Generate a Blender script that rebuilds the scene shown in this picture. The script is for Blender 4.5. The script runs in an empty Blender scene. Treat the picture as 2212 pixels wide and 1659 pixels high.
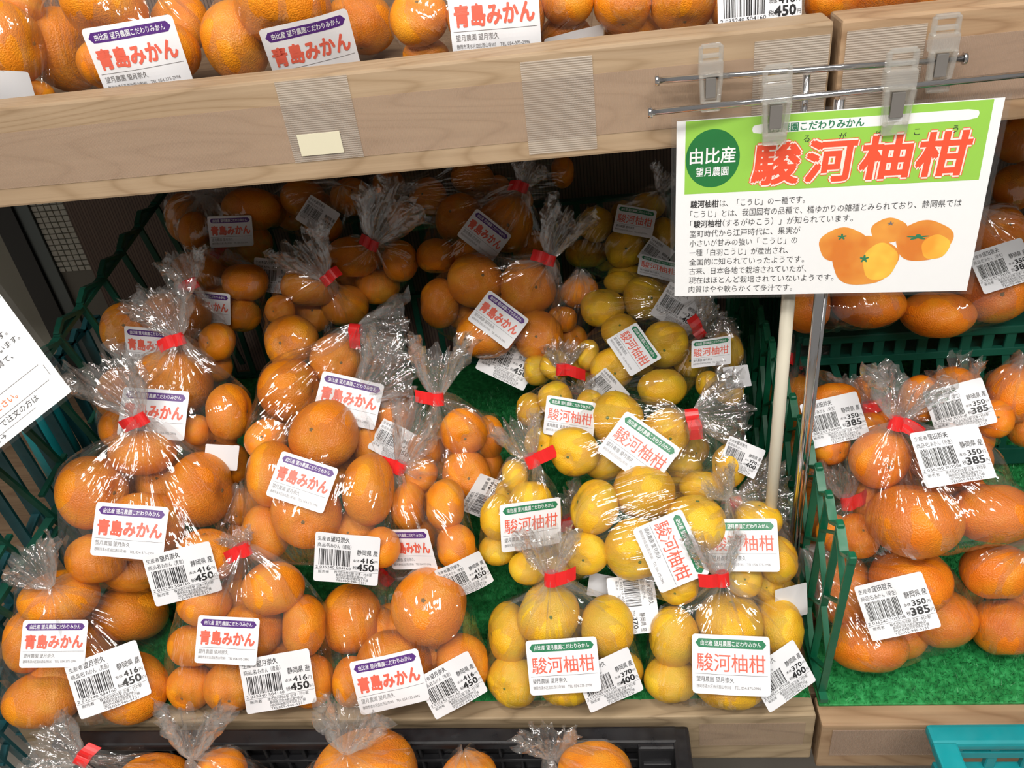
import bpy, bmesh, math, random
import numpy as np
from mathutils import Vector, Matrix
from mathutils.bvhtree import BVHTree

random.seed(7)
SC = bpy.context.scene
COL = SC.collection
CAMZ = 1.30                      # eye height; the aisle floor is z = 0
F = 1790.0; CX = 1106.0; CY = 829.5

# ------------------------------------------------------------------ camera
def _norm(v): return v / np.linalg.norm(v)
_d = _norm(np.array([363., 2650., F]))
_r = np.array([15100., -860., -F]); _r = _norm(_r); _r = _norm(_r - _d * (_r @ _d))
_f = np.cross(_r, _d)
M3 = np.stack([_r, _f, -_d])     # rows: world X, Y, Z in picture axes (x right, y down, z forward)
cam_d = bpy.data.cameras.new('camera'); cam = bpy.data.objects.new('camera', cam_d); COL.objects.link(cam)
cam_d.sensor_fit = 'HORIZONTAL'; cam_d.sensor_width = 36.0; cam_d.lens = 36.0 * F / 2212.0
cam_d.clip_start = 0.01; cam_d.clip_end = 50
_m = Matrix([[M3[i][0], -M3[i][1], -M3[i][2]] for i in range(3)]).to_4x4()
_m.translation = Vector((0, 0, CAMZ)); cam.matrix_world = _m
SC.camera = cam

# ------------------------------------------------------------------ world, lamps, exposure
SC.view_settings.view_transform = 'Standard'; SC.view_settings.look = 'None'
SC.view_settings.gamma = 1; SC.view_settings.use_curve_mapping = False
SC.view_settings.exposure = 0.06
SC.cycles.transparent_max_bounces = 14
SC.cycles.use_adaptive_sampling = True
SC.cycles.adaptive_threshold = 0.06
SC.cycles.adaptive_min_samples = 12
SC.cycles.max_bounces = 4
SC.cycles.diffuse_bounces = 2
SC.cycles.glossy_bounces = 2
w = bpy.data.worlds.new('world'); SC.world = w; w.use_nodes = True
w.node_tree.nodes['Background'].inputs[0].default_value = (1.0, 0.95, 0.89, 1)
w.node_tree.nodes['Background'].inputs[1].default_value = 0.22
def area(name, loc, size, sizey, power, target, color=(1, .955, .90)):
    l = bpy.data.lights.new(name, 'AREA'); l.shape = 'RECTANGLE'; l.size = size; l.size_y = sizey
    l.energy = power; l.color = color
    o = bpy.data.objects.new(name, l); COL.objects.link(o); o.location = loc
    o.rotation_euler = (Vector(target) - Vector(loc)).to_track_quat('-Z', 'Y').to_euler(); return o
area('ceiling_lamp', (-.9, -.55, 2.75), 1.2, .16, 27, (-.3, .7, .4))
area('ceiling_lamp', (.75, -.5, 2.75), 1.2, .16, 27, (.3, .7, .4))
area('ceiling_lamp', (0.0, -1.5, 2.75), 1.4, .2, 32, (0, .7, .5))
area('ceiling_lamp', (-.2, .15, 2.75), .5, .12, 10, (0, .6, .4))

# ------------------------------------------------------------------ picture-to-place helpers
def ray(x, y): return Vector((M3 @ np.array([(x - CX) / F, (y - CY) / F, 1.0])).tolist())
CAM = Vector((0, 0, CAMZ))
def P(x, y, d): return CAM + ray(x, y) * d
def PY(x, y, Y): r = ray(x, y); return CAM + r * (Y / r.y)
def PZ(x, y, Z): r = ray(x, y); return CAM + r * ((Z - CAMZ) / r.z)
def PX(x, y, X): r = ray(x, y); return CAM + r * (X / r.x)
RIGHT = Vector((_m[0][0], _m[1][0], _m[2][0])); UPV = Vector((_m[0][1], _m[1][1], _m[2][1])); VIEW = -Vector((_m[0][2], _m[1][2], _m[2][2]))

# ------------------------------------------------------------------ materials
MATS = {}
def mat(name, color=(.8, .8, .8), rough=.5, metal=0., spec=.5, sub=0.):
    if name in MATS: return MATS[name]
    m = bpy.data.materials.new(name); m.use_nodes = True; MATS[name] = m
    b = m.node_tree.nodes['Principled BSDF']
    b.inputs['Base Color'].default_value = (*color, 1); b.inputs['Roughness'].default_value = rough
    b.inputs['Metallic'].default_value = metal; b.inputs['Specular IOR Level'].default_value = spec
    return m
def nt(m): return m.node_tree.nodes, m.node_tree.links, m.node_tree.nodes['Principled BSDF']
def ramp(n, stops):
    r = n.new('ShaderNodeValToRGB'); e = r.color_ramp.elements
    while len(e) > 1: e.remove(e[-1])
    e[0].position, e[0].color = stops[0][0], (*stops[0][1], 1)
    for p, c in stops[1:]:
        k = e.new(p); k.color = (*c, 1)
    return r
def noise(n, l, coord, scale, detail=3, rough=.5, mapscale=None, maprot=None):
    if mapscale or maprot:
        mp = n.new('ShaderNodeMapping'); l.new(coord, mp.inputs[0])
        if mapscale: mp.inputs['Scale'].default_value = mapscale
        if maprot: mp.inputs['Rotation'].default_value = maprot
        coord = mp.outputs[0]
    t = n.new('ShaderNodeTexNoise'); t.inputs['Scale'].default_value = scale
    t.inputs['Detail'].default_value = detail; t.inputs['Roughness'].default_value = rough
    l.new(coord, t.inputs['Vector']); return t
def mixc(n, l, fac, a, b, mode='MIX'):
    x = n.new('ShaderNodeMix'); x.data_type = 'RGBA'; x.blend_type = mode
    for s, v in ((x.inputs[0], fac), (x.inputs[6], a), (x.inputs[7], b)):
        if hasattr(v, 'is_linked') or hasattr(v, 'links'): l.new(v, s)
        elif isinstance(v, tuple): s.default_value = (*v, 1)
        else: s.default_value = v
    return x.outputs[2]

def peel(name, c1, c2, c3, blush):
    m = mat(name, c1, .36); n, l, b = nt(m)
    tc = n.new('ShaderNodeTexCoord'); oi = n.new('ShaderNodeObjectInfo')
    add = n.new('ShaderNodeVectorMath'); add.operation = 'ADD'
    sc = n.new('ShaderNodeVectorMath'); sc.operation = 'SCALE'; sc.inputs[3].default_value = 37.
    cmb = n.new('ShaderNodeCombineXYZ')
    for i in range(3): l.new(oi.outputs['Random'], cmb.inputs[i])
    l.new(cmb.outputs[0], sc.inputs[0]); l.new(tc.outputs['Object'], add.inputs[0]); l.new(sc.outputs[0], add.inputs[1])
    co = add.outputs[0]
    n1 = noise(n, l, co, 1.3, 3)
    r1 = ramp(n, [(.3, c1), (.5, c2), (.72, c3)]); l.new(n1.outputs[0], r1.inputs[0])
    rr = ramp(n, [(.0, (.90, .86, .8)), (.5, (1, 1, 1)), (1, (1.0, 1.0, 1.0))]); l.new(oi.outputs['Random'], rr.inputs[0])
    colr = mixc(n, l, 1.0, r1.outputs[0], rr.outputs[0], 'MULTIPLY')
    v = n.new('ShaderNodeTexVoronoi'); v.inputs['Scale'].default_value = 19.; l.new(co, v.inputs['Vector'])
    rp = ramp(n, [(.0, (1, 1, 1)), (.10, (.75, .75, .75)), (.24, (0, 0, 0))]); l.new(v.outputs['Distance'], rp.inputs[0])
    pf = n.new('ShaderNodeMath'); pf.operation = 'MULTIPLY'; pf.inputs[1].default_value = .42; l.new(rp.outputs[0], pf.inputs[0])
    colr = mixc(n, l, pf.outputs[0], colr, blush)
    # sparse brown flecks
    n2 = noise(n, l, co, 15., 2); r2 = ramp(n, [(.70, (0, 0, 0)), (.76, (1, 1, 1))]); l.new(n2.outputs[0], r2.inputs[0])
    fm = n.new('ShaderNodeMath'); fm.operation = 'MULTIPLY'; fm.inputs[1].default_value = .3; l.new(r2.outputs[0], fm.inputs[0])
    colr = mixc(n, l, fm.outputs[0], colr, (.33, .12, .02))
    l.new(colr, b.inputs['Base Color'])
    n3 = noise(n, l, co, 26., 2, .5)
    ad = n.new('ShaderNodeMath'); ad.operation = 'MULTIPLY_ADD'; ad.inputs[1].default_value = -.5
    l.new(rp.outputs[0], ad.inputs[0]); l.new(n3.outputs[0], ad.inputs[2])
    bp = n.new('ShaderNodeBump'); bp.inputs['Strength'].default_value = .28; bp.inputs['Distance'].default_value = .02
    l.new(ad.outputs[0], bp.inputs['Height']); l.new(bp.outputs[0], b.inputs['Normal'])
    b.inputs['Subsurface Weight'].default_value = .0
    return m
M_OR = peel('orange_peel', (.76, .205, .005), (.83, .262, .007), (.85, .335, .014), (.62, .13, .006))
M_OH = peel('deep_orange_peel', (.76, .175, .005), (.83, .225, .007), (.85, .30, .014), (.60, .11, .005))
M_YE = peel('yellow_peel', (.80, .40, .014), (.83, .48, .02), (.76, .51, .025), (.62, .30, .01))

def film_mat(name, haze, gloss, scale_uv, bump, tint=(1, 1, 1)):
    m = bpy.data.materials.new(name); m.use_nodes = True; n = m.node_tree.nodes; l = m.node_tree.links
    n.remove(n['Principled BSDF']); out = n['Material Output']
    tr = n.new('ShaderNodeBsdfTransparent'); tr.inputs[0].default_value = (.985 * tint[0], .985 * tint[1], .985 * tint[2], 1)
    gl = n.new('ShaderNodeBsdfGlossy'); gl.inputs['Roughness'].default_value = .065; gl.inputs['Color'].default_value = (1, 1, 1, 1)
    df = n.new('ShaderNodeBsdfDiffuse'); df.inputs[0].default_value = (.9, .88, .85, 1)
    tl = n.new('ShaderNodeBsdfTranslucent'); tl.inputs[0].default_value = (.9, .88, .85, 1)
    ms = n.new('ShaderNodeMixShader'); ms.inputs[0].default_value = .45; l.new(df.outputs[0], ms.inputs[1]); l.new(tl.outputs[0], ms.inputs[2])
    tc = n.new('ShaderNodeTexCoord')
    mp = n.new('ShaderNodeMapping'); mp.inputs['Scale'].default_value = (*scale_uv, 1); l.new(tc.outputs['UV'], mp.inputs[0])
    n1 = n.new('ShaderNodeTexNoise'); n1.inputs['Scale'].default_value = 1.; n1.inputs['Detail'].default_value = 3; n1.inputs['Distortion'].default_value = .6
    l.new(mp.outputs[0], n1.inputs['Vector'])
    ns = n.new('ShaderNodeTexNoise'); ns.inputs['Scale'].default_value = 22.; ns.inputs['Detail'].default_value = 2; l.new(tc.outputs['Object'], ns.inputs['Vector'])
    dv = n.new('ShaderNodeVectorMath'); dv.operation = 'MULTIPLY_ADD'; dv.inputs[1].default_value = (.05, .05, .05)
    l.new(ns.outputs['Color'], dv.inputs[0]); l.new(tc.outputs['Object'], dv.inputs[2])
    vo = n.new('ShaderNodeTexVoronoi'); vo.feature = 'F1'; vo.inputs['Scale'].default_value = 26.
    l.new(dv.outputs[0], vo.inputs['Vector'])
    ad = n.new('ShaderNodeMath'); ad.operation = 'MULTIPLY_ADD'; ad.inputs[1].default_value = .55
    l.new(vo.outputs['Distance'], ad.inputs[0]); l.new(n1.outputs[0], ad.inputs[2])
    bp = n.new('ShaderNodeBump'); bp.inputs['Strength'].default_value = bump; bp.inputs['Distance'].default_value = .007
    l.new(ad.outputs[0], bp.inputs['Height']); l.new(bp.outputs[0], gl.inputs['Normal'])
    lw = n.new('ShaderNodeLayerWeight'); lw.inputs['Blend'].default_value = .35; l.new(bp.outputs[0], lw.inputs['Normal'])
    pw = n.new('ShaderNodeMath'); pw.operation = 'POWER'; pw.inputs[1].default_value = 2.5; l.new(lw.outputs['Facing'], pw.inputs[0])
    fa = n.new('ShaderNodeMath'); fa.operation = 'MULTIPLY_ADD'; fa.inputs[1].default_value = gloss * 2.2; fa.inputs[2].default_value = gloss
    fa.use_clamp = True; l.new(pw.outputs[0], fa.inputs[0])
    sx = n.new('ShaderNodeSeparateXYZ'); l.new(tc.outputs['UV'], sx.inputs[0])
    e1 = n.new('ShaderNodeMath'); e1.operation = 'MULTIPLY'; e1.inputs[1].default_value = -9.; l.new(sx.outputs['Y'], e1.inputs[0])
    e2 = n.new('ShaderNodeMath'); e2.operation = 'EXPONENT'; l.new(e1.outputs[0], e2.inputs[0])
    e3 = n.new('ShaderNodeMath'); e3.operation = 'MULTIPLY_ADD'; e3.inputs[1].default_value = haze * 5; e3.inputs[2].default_value = haze; l.new(e2.outputs[0], e3.inputs[0])
    hz = n.new('ShaderNodeMixShader'); l.new(e3.outputs[0], hz.inputs[0]); l.new(tr.outputs[0], hz.inputs[1]); l.new(ms.outputs[0], hz.inputs[2])
    mx = n.new('ShaderNodeMixShader'); l.new(fa.outputs[0], mx.inputs[0]); l.new(hz.outputs[0], mx.inputs[1]); l.new(gl.outputs[0], mx.inputs[2])
    l.new(mx.outputs[0], out.inputs['Surface']); return m
M_FILM = film_mat('clear_film', .022, .12, (34, 1.6), 1.0)
M_TAIL = film_mat('crumpled_film', .075, .16, (26, 2.5), 1.0)
M_LAM = film_mat('laminate', .003, .035, (1, 1), .02)
M_CLIP = film_mat('clear_plastic', .045, .17, (1, 1), .05, (.93, .93, .9))

M_RED = mat('red_tape', (.72, .02, .02), .3)
M_WHITE = mat('white_paper', (.79, .80, .83), .5)
M_CARD = mat('white_card', (.86, .87, .88), .35)
M_INK = mat('black_ink', (.02, .02, .022), .5)
M_GREY = mat('grey_ink', (.16, .15, .15), .5)
M_PURPLE = mat('purple_ink', (.085, .022, .19), .45)
M_HGREEN = mat('green_ink', (.02, .19, .085), .45)
M_TITLE = mat('title_red', (.76, .135, .085), .45)
M_LIME = mat('lime_print', (.30, .60, .07), .35)
M_DGREEN = mat('deep_green_print', (.005, .17, .035), .35)
M_SRED = mat('sign_red', (.86, .085, .03), .35)
M_PINK = mat('outline_white', (.92, .80, .72), .4)
M_CHROME = mat('chrome', (.72, .72, .74), .12, 1.0)
M_POLEW = mat('ivory_pole', (.62, .58, .47), .4)
M_GRIP = mat('grey_rubber', (.15, .14, .13), .6)
M_BTN = mat('stem_button', (.20, .13, .05), .8)
M_BTNG = mat('green_calyx', (.10, .16, .03), .8)

def plastic(name, col, rough=.42):
    m = mat(name, col, rough); n, l, b = nt(m); tc = n.new('ShaderNodeTexCoord')
    t = noise(n, l, tc.outputs['Object'], 9., 4); r = ramp(n, [(.3, tuple(c * .75 for c in col)), (.7, tuple(min(1, c * 1.2) for c in col))])
    l.new(t.outputs[0], r.inputs[0]); l.new(r.outputs[0], b.inputs['Base Color'])
    t2 = noise(n, l, tc.outputs['Object'], 60., 2); r2 = ramp(n, [(.3, (rough - .1,) * 3), (.7, (rough + .15,) * 3)])
    l.new(t2.outputs[0], r2.inputs[0]); l.new(r2.outputs[0], b.inputs['Roughness']); return m
M_CRATE = plastic('green_plastic', (.006, .085, .055))
M_CRATE2 = plastic('bright_green_plastic', (.004, .12, .055))
M_TEALD = plastic('dark_teal_plastic', (.012, .085, .10))
M_TEAL = plastic('teal_plastic', (.006, .27, .30))
M_BLACK = plastic('black_plastic', (.012, .012, .014), .35)

def wood(name, base, dark, light, seed):
    m = mat(name, base, .55, spec=.3); n, l, b = nt(m); tc = n.new('ShaderNodeTexCoord')
    mp = n.new('ShaderNodeMapping'); mp.inputs['Location'].default_value = (seed, seed * .37, seed * 1.7); mp.inputs['Scale'].default_value = (1.1, 9., 9.)
    l.new(tc.outputs['Object'], mp.inputs[0])
    warp = noise(n, l, mp.outputs[0], 1.1, 2)
    wv = n.new('ShaderNodeMath'); wv.operation = 'MULTIPLY'; wv.inputs[1].default_value = 26.; l.new(warp.outputs[0], wv.inputs[0])
    fr = n.new('ShaderNodeMath'); fr.operation = 'FRACT'; l.new(wv.outputs[0], fr.inputs[0])
    r = ramp(n, [(0, dark), (.12, base), (.55, light), (.85, base), (1, dark)]); l.new(fr.outputs[0], r.inputs[0])
    fine = noise(n, l, tc.outputs['Object'], 40., 4, .6, mapscale=(.06, 3., 3.))
    rf = ramp(n, [(.3, (.82, .80, .78)), (.7, (1.0, 1.0, 1.0))]); l.new(fine.outputs[0], rf.inputs[0])
    soft = mixc(n, l, .45, base, r.outputs[0])
    c = mixc(n, l, 1.0, soft, rf.outputs[0], 'MULTIPLY')
    st = noise(n, l, tc.outputs['Object'], 3.5, 4); rs = ramp(n, [(.35, (.80, .78, .76)), (.6, (1, 1, 1))]); l.new(st.outputs[0], rs.inputs[0])
    c = mixc(n, l, 1.0, c, rs.outputs[0], 'MULTIPLY')
    l.new(c, b.inputs['Base Color'])
    bp = n.new('ShaderNodeBump'); bp.inputs['Strength'].default_value = .3; bp.inputs['Distance'].default_value = .001
    l.new(fine.outputs[0], bp.inputs['Height']); l.new(bp.outputs[0], b.inputs['Normal']); return m
M_WOOD = wood('pine_wood', (.41, .295, .185), (.26, .17, .09), (.47, .35, .23), 2.3)
M_WOODG = wood('weathered_pine_wood', (.37, .28, .175), (.17, .12, .065), (.48, .37, .235), 7.7)
M_WOODR = wood('reddish_pine_wood', (.44, .29, .17), (.25, .14, .07), (.52, .37, .23), 12.1)

def tape_mat(name, col, alpha, ribs, axis):
    m = bpy.data.materials.new(name); m.use_nodes = True; n, l, b = nt(m)
    b.inputs['Base Color'].default_value = (*col, 1); b.inputs['Roughness'].default_value = .28
    tc = n.new('ShaderNodeTexCoord')
    wv = n.new('ShaderNodeTexWave'); wv.bands_direction = axis; wv.inputs['Scale'].default_value = ribs; wv.inputs['Distortion'].default_value = .0
    l.new(tc.outputs['Object'], wv.inputs['Vector'])
    ns = noise(n, l, tc.outputs['Object'], 12., 4)
    mu = n.new('ShaderNodeMath'); mu.operation = 'MULTIPLY_ADD'; mu.inputs[1].default_value = .07; l.new(wv.outputs[1], mu.inputs[0])
    ma = n.new('ShaderNodeMath'); ma.operation = 'MULTIPLY_ADD'; ma.inputs[1].default_value = .3; ma.inputs[2].default_value = alpha - .15; l.new(ns.outputs[0], ma.inputs[0])
    l.new(ma.outputs[0], mu.inputs[2]); l.new(mu.outputs[0], b.inputs['Alpha'])
    bp = n.new('ShaderNodeBump'); bp.inputs['Strength'].default_value = .5; bp.inputs['Distance'].default_value = .0006
    l.new(wv.outputs[1], bp.inputs['Height']); l.new(bp.outputs[0], b.inputs['Normal']); MATS[name] = m; return m
M_TAPEL = tape_mat('aged_clear_tape', (.50, .36, .27), .40, 240., 'X')
M_TAPES = tape_mat('ribbed_clear_tape', (.60, .54, .47), .27, 170., 'Z')
M_MASK = mat('masking_tape', (.66, .62, .46), .7)

# ------------------------------------------------------------------ object helpers
def ob(name, mesh, parent=None, label=None, cat=None, group=None, kind=None, loc=None, mw=None):
    o = bpy.data.objects.new(name, mesh); COL.objects.link(o)
    if parent is not None: o.parent = parent
    if mw is not None: o.matrix_basis = mw
    if loc is not None: o.location = loc
    if label: o['label'] = label
    if cat: o['category'] = cat
    if group: o['group'] = group
    if kind: o['kind'] = kind
    return o
def mesh_of(name, verts, faces, mats, mi=None, smooth=False, uv=None):
    me = bpy.data.meshes.new(name); me.from_pydata([tuple(v) for v in verts], [], faces)
    for m in (mats if isinstance(mats, (list, tuple)) else [mats]): me.materials.append(m)
    if mi is not None: me.polygons.foreach_set('material_index', mi)
    if smooth: me.polygons.foreach_set('use_smooth', [True] * len(me.polygons))
    if uv is not None:
        lay = me.uv_layers.new(name='UVMap'); vi = np.zeros(len(me.loops), dtype=np.int32); me.loops.foreach_get('vertex_index', vi)
        lay.data.foreach_set('uv', np.asarray(uv, dtype=np.float32)[vi].ravel())
    me.update(); return me
class MB:
    """collects solids for one mesh"""
    def __init__(s): s.bm = bmesh.new()
    def box(s, lo, hi, bev=0., mtx=None, seg=2):
        c = [(a + b) / 2 for a, b in zip(lo, hi)]; sz = [abs(b - a) for a, b in zip(lo, hi)]
        t = bmesh.new(); bmesh.ops.create_cube(t, size=1)
        for v in t.verts: v.co = Vector((v.co.x * sz[0] + c[0], v.co.y * sz[1] + c[1], v.co.z * sz[2] + c[2]))
        if bev: bmesh.ops.bevel(t, geom=t.edges[:], offset=bev, segments=seg, affect='EDGES', profile=.6)
        s._add(t, mtx); return s
    def bar(s, a, b, wid, thick, side=Vector((0, 0, 1)), bev=0.):
        a = Vector(a); b = Vector(b); z = (b - a); L = z.length; z.normalize()
        x = side.cross(z); x = x.normalized() if x.length > 1e-4 else z.orthogonal().normalized(); y = z.cross(x)
        m = Matrix((x, y, z)).transposed().to_4x4(); m.translation = a
        return s.box((-wid / 2, -thick / 2, 0), (wid / 2, thick / 2, L), bev, m, 1)
    def tube(s, pts, r, n=10):
        pts = [Vector(p) for p in pts]; t = bmesh.new(); rings = []
        for i, p in enumerate(pts):
            d = (pts[min(i + 1, len(pts) - 1)] - pts[max(i - 1, 0)]).normalized()
            x = d.cross(Vector((.13, .21, .97))).normalized(); y = d.cross(x)
            rr = r[i] if isinstance(r, (list, tuple)) else r
            rings.append([t.verts.new(p + (x * math.cos(2 * math.pi * k / n) + y * math.sin(2 * math.pi * k / n)) * rr) for k in range(n)])
        for i in range(len(rings) - 1):
            for k in range(n):
                f = t.faces.new((rings[i][k], rings[i][(k + 1) % n], rings[i + 1][(k + 1) % n], rings[i + 1][k])); f.smooth = True
        t.faces.new(rings[0][::-1]); t.faces.new(rings[-1]); s._add(t, None); return s
    def _add(s, t, mtx):
        if mtx is not None: bmesh.ops.transform(t, matrix=mtx, verts=t.verts[:])
        bmesh.ops.recalc_face_normals(t, faces=t.faces[:])
        me = bpy.data.meshes.new('tmp'); t.to_mesh(me); t.free(); s.bm.from_mesh(me); bpy.data.meshes.remove(me)
    def mesh(s, name, m):
        me = bpy.data.meshes.new(name); s.bm.to_mesh(me); s.bm.free(); me.materials.append(m); return me
    def build(s, name, m, parent=None, **k): return ob(name, s.mesh(name, m), parent, **k)

# ------------------------------------------------------------------ printing: text as thin ink shapes
_TC = {}
def text2d(s, bold=0.):
    key = (s, round(bold, 4))
    if key in _TC: return _TC[key]
    cu = bpy.data.curves.new('t', 'FONT'); cu.body = s; cu.size = 1.0; cu.fill_mode = 'FRONT'; cu.offset = bold; cu.resolution_u = 2
    o = bpy.data.objects.new('t', cu); me = o.to_mesh()
    n = len(me.vertices); co = np.zeros(n * 3); me.vertices.foreach_get('co', co); co = co.reshape(-1, 3)[:, :2].copy()
    fs = [tuple(p.vertices) for p in me.polygons]
    o.to_mesh_clear(); bpy.data.objects.remove(o); bpy.data.curves.remove(cu)
    _TC[key] = (co, fs); return _TC[key]
class Print:
    """flat layout in millimetres: layers of 2-D shapes with ink index and lift"""
    def __init__(s): s.v = []; s.z = []; s.f = []; s.m = []
    def add(s, pts, faces, ink, z):
        k = len(s.v); s.v += [tuple(p) for p in pts]; s.z += list(z) if hasattr(z, '__len__') else [z] * len(pts)
        s.f += [tuple(i + k for i in f) for f in faces]; s.m += [ink] * len(faces)
    def text(s, t, x, y, h, ink, bold=0., width=None, z=.16, align='L', shear=0., xs=1.0):
        co, fs = text2d(t)
        if len(co) == 0: return
        zz_ = z
        if bold > 0:
            nb = 8 if bold > .04 else 4; k = len(co); cc = [co]; ff = list(fs)
            for q in range(nb):
                a = 2 * math.pi * (q + .5) / nb; cc.append(co + np.array([math.cos(a), math.sin(a)]) * bold); ff += [tuple(i + k * (q + 1) for i in f) for f in fs]
            co = np.concatenate(cc); fs = ff; zz_ = np.repeat(z + np.arange(nb + 1) * .007, k)
        c = co * h; c[:, 0] *= xs
        lo, hi = c[:, 0].min(), c[:, 0].max()
        if width: c[:, 0] = (c[:, 0] - lo) * (width / (hi - lo)); lo, hi = 0, width
        dx = {'L': -lo, 'C': -(lo + hi) / 2, 'R': -hi}[align]
        c[:, 0] += x + dx + shear * c[:, 1]; c[:, 1] += y
        s.add(c, fs, ink, zz_)
    def rect(s, x0, y0, x1, y1, ink, z=.08, nx=1, ny=1, r=0.):
        pts = []; fs = []
        for j in range(ny + 1):
            for i in range(nx + 1):
                px = x0 + (x1 - x0) * i / nx; py = y0 + (y1 - y0) * j / ny
                if r > 0:
                    qx = min(max(px, x0 + r), x1 - r); qy = min(max(py, y0 + r), y1 - r); dx, dy = px - qx, py - qy
                    if abs(dx) > 1e-9 and abs(dy) > 1e-9:
                        mx = max(abs(dx), abs(dy)); L = math.hypot(dx, dy); px = qx + dx * mx / L; py = qy + dy * mx / L
                pts.append((px, py))
        for j in range(ny):
            for i in range(nx):
                a = j * (nx + 1) + i; fs.append((a, a + 1, a + nx + 2, a + nx + 1))
        s.add(pts, fs, ink, z)
    def disc(s, cx, cy, rx, ry, ink, z=.08, n=40, fn=None):
        pts = [(cx, cy)]
        for k in range(n):
            a = 2 * math.pi * k / n; q = fn(a) if fn else 1.; pts.append((cx + rx * q * math.cos(a), cy + ry * q * math.sin(a)))
        s.add(pts, [(0, 1 + k, 1 + (k + 1) % n) for k in range(n)], ink, z)

INKS = [M_WHITE, M_INK, M_GREY, M_PURPLE, M_HGREEN, M_TITLE]
def pill(p, x0, x1, y, h, ink):
    n = 22; pts = []; fs = []
    for i in range(n + 1):
        x = x0 + (x1 - x0) * i / n; e = min(x - x0, x1 - x, h / 2); hh = math.sqrt(max(0, (h / 2) ** 2 - (h / 2 - e) ** 2)) or .1
        pts += [(x, y - hh), (x, y + hh)]
    for i in range(n): fs.append((2 * i, 2 * i + 2, 2 * i + 3, 2 * i + 1))
    p.add(pts, fs, ink, .12)
def name_print(kind):
    p = Print(); W, H = 75, 57
    nx, ny = 25, 19
    p.rect(-W / 2, -H / 2, W / 2, H / 2, 0, 0., nx, ny, r=3.5)
    pill(p, -34, 34, 20.2, 8.6, 3 if kind == 'A' else 4)
    p.text('由比産 望月農園こだわりみかん', 0, 18.2, 5.6, 0, .013, 58, .26, 'C')
    if kind == 'A':
        p.text('青島みかん', 0, -4.2, 17.5, 5, .042, 67, .32, 'C')
    else:
        p.text('駿河柚柑', 0, -5.0, 18.5, 5, .007, 66, .32, 'C')
    p.rect(-35, -9.6, 35, -9.2, 2, .15, 20, 1)
    p.text('望月農園 望月崇久', -33.5, -16.4, 5.6, 2 if kind == 'A' else 1, .0, 36, .2)
    p.text('静岡市清水区由比西山寺585', -33.5, -22.6, 3.9, 2, .0, 33, .2)
    p.text('TEL 054-375-2996', 3, -22.6, 3.9, 2, .0, 25, .2)
    return p
def price_print(kind):
    p = Print(); W, H = 72, 60
    p.rect(-W / 2, -H / 2, W / 2, H / 2, 0, 0., 24, 20, r=2.5)
    who, what, c1, c2, code = {'A': ('望月崇久', 'みかん（青島）', '416', '450', '2 035240 504160'), 'Y': ('望月崇久', 'みかん', '370', '400', '2 035240 403708'),
                               'H': ('窪田哲夫', 'みかん（早生）', '350', '385', '2 036240 703508')}[kind]
    p.text('生産者：', -33, 20.5, 5.4, 1, .0, 15.5, .2); p.text(who, -18.5, 20.2, 7.2, 1, .008, 21, .2)
    p.text('商品名：', -33, 12.8, 5.4, 1, .0, 15.5, .2); p.text(what, -18.5, 12.6, 5.8, 1, .0, 13 if kind == 'Y' else 23, .2)
    rng = random.Random(code); x = -31.
    while x < 3.5:
        wd = rng.choice([.45, .45, .8, 1.2]); p.rect(x, -9.5, x + wd, 10.4, 1, .2, 1, 6); x += wd + rng.choice([.45, .5, .8, 1.2])
    p.text(code, -34, -13.4, 4.4, 1, .0, 39, .2)
    p.text('静岡県 産', 11, 6.6, 7.4, 1, .01, 23, .2)
    p.text('本体', 7, -2.2, 3.8, 1, .0, None, .2); p.text(c1, 30, -3.0, 8.2, 1, .03, 14.5, .2, 'R'); p.text('円', 31, -2.6, 4, 1, 0, None, .2)
    p.text('税込', 7, -11.5, 4.8, 1, .0, None, .2); p.text(c2, 31, -12.6, 11.2, 1, .036, 19.5, .2, 'R'); p.text('円', 31.8, -12.0, 4, 1, 0, None, .2)
    p.rect(-35, -14.9, 35.4, -14.6, 1, .15, 20, 1)
    p.text('販売者', -31, -19.2, 3.8, 1, .0, 12, .2); p.text('株式会社村の駅 沼津・村の駅', -13, -18.9, 4.2, 1, .0, 42, .2)
    p.text('静岡県沼津市根古屋998-27', -11, -22.4, 3.6, 1, .0, 34, .2)
    p.text('NEOPASA駿河湾沼津上り線', -11, -25.6, 3.6, 1, .0, 36, .2)
    p.text('TEL055-946-5131', -11, -28.8, 3.6, 1, .0, 34, .2)
    return p
PRINTS = {('n', 'A'): name_print('A'), ('n', 'Y'): name_print('Y'), ('p', 'A'): price_print('A'), ('p', 'Y'): price_print('Y'), ('p', 'H'): price_print('H')}
BLANK = Print(); BLANK.rect(-36, -30, 36, 30, 0, 0., 24, 20, r=2.5)
PRINTS[('b', 'A')] = PRINTS[('b', 'Y')] = PRINTS[('b', 'H')] = BLANK

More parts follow.
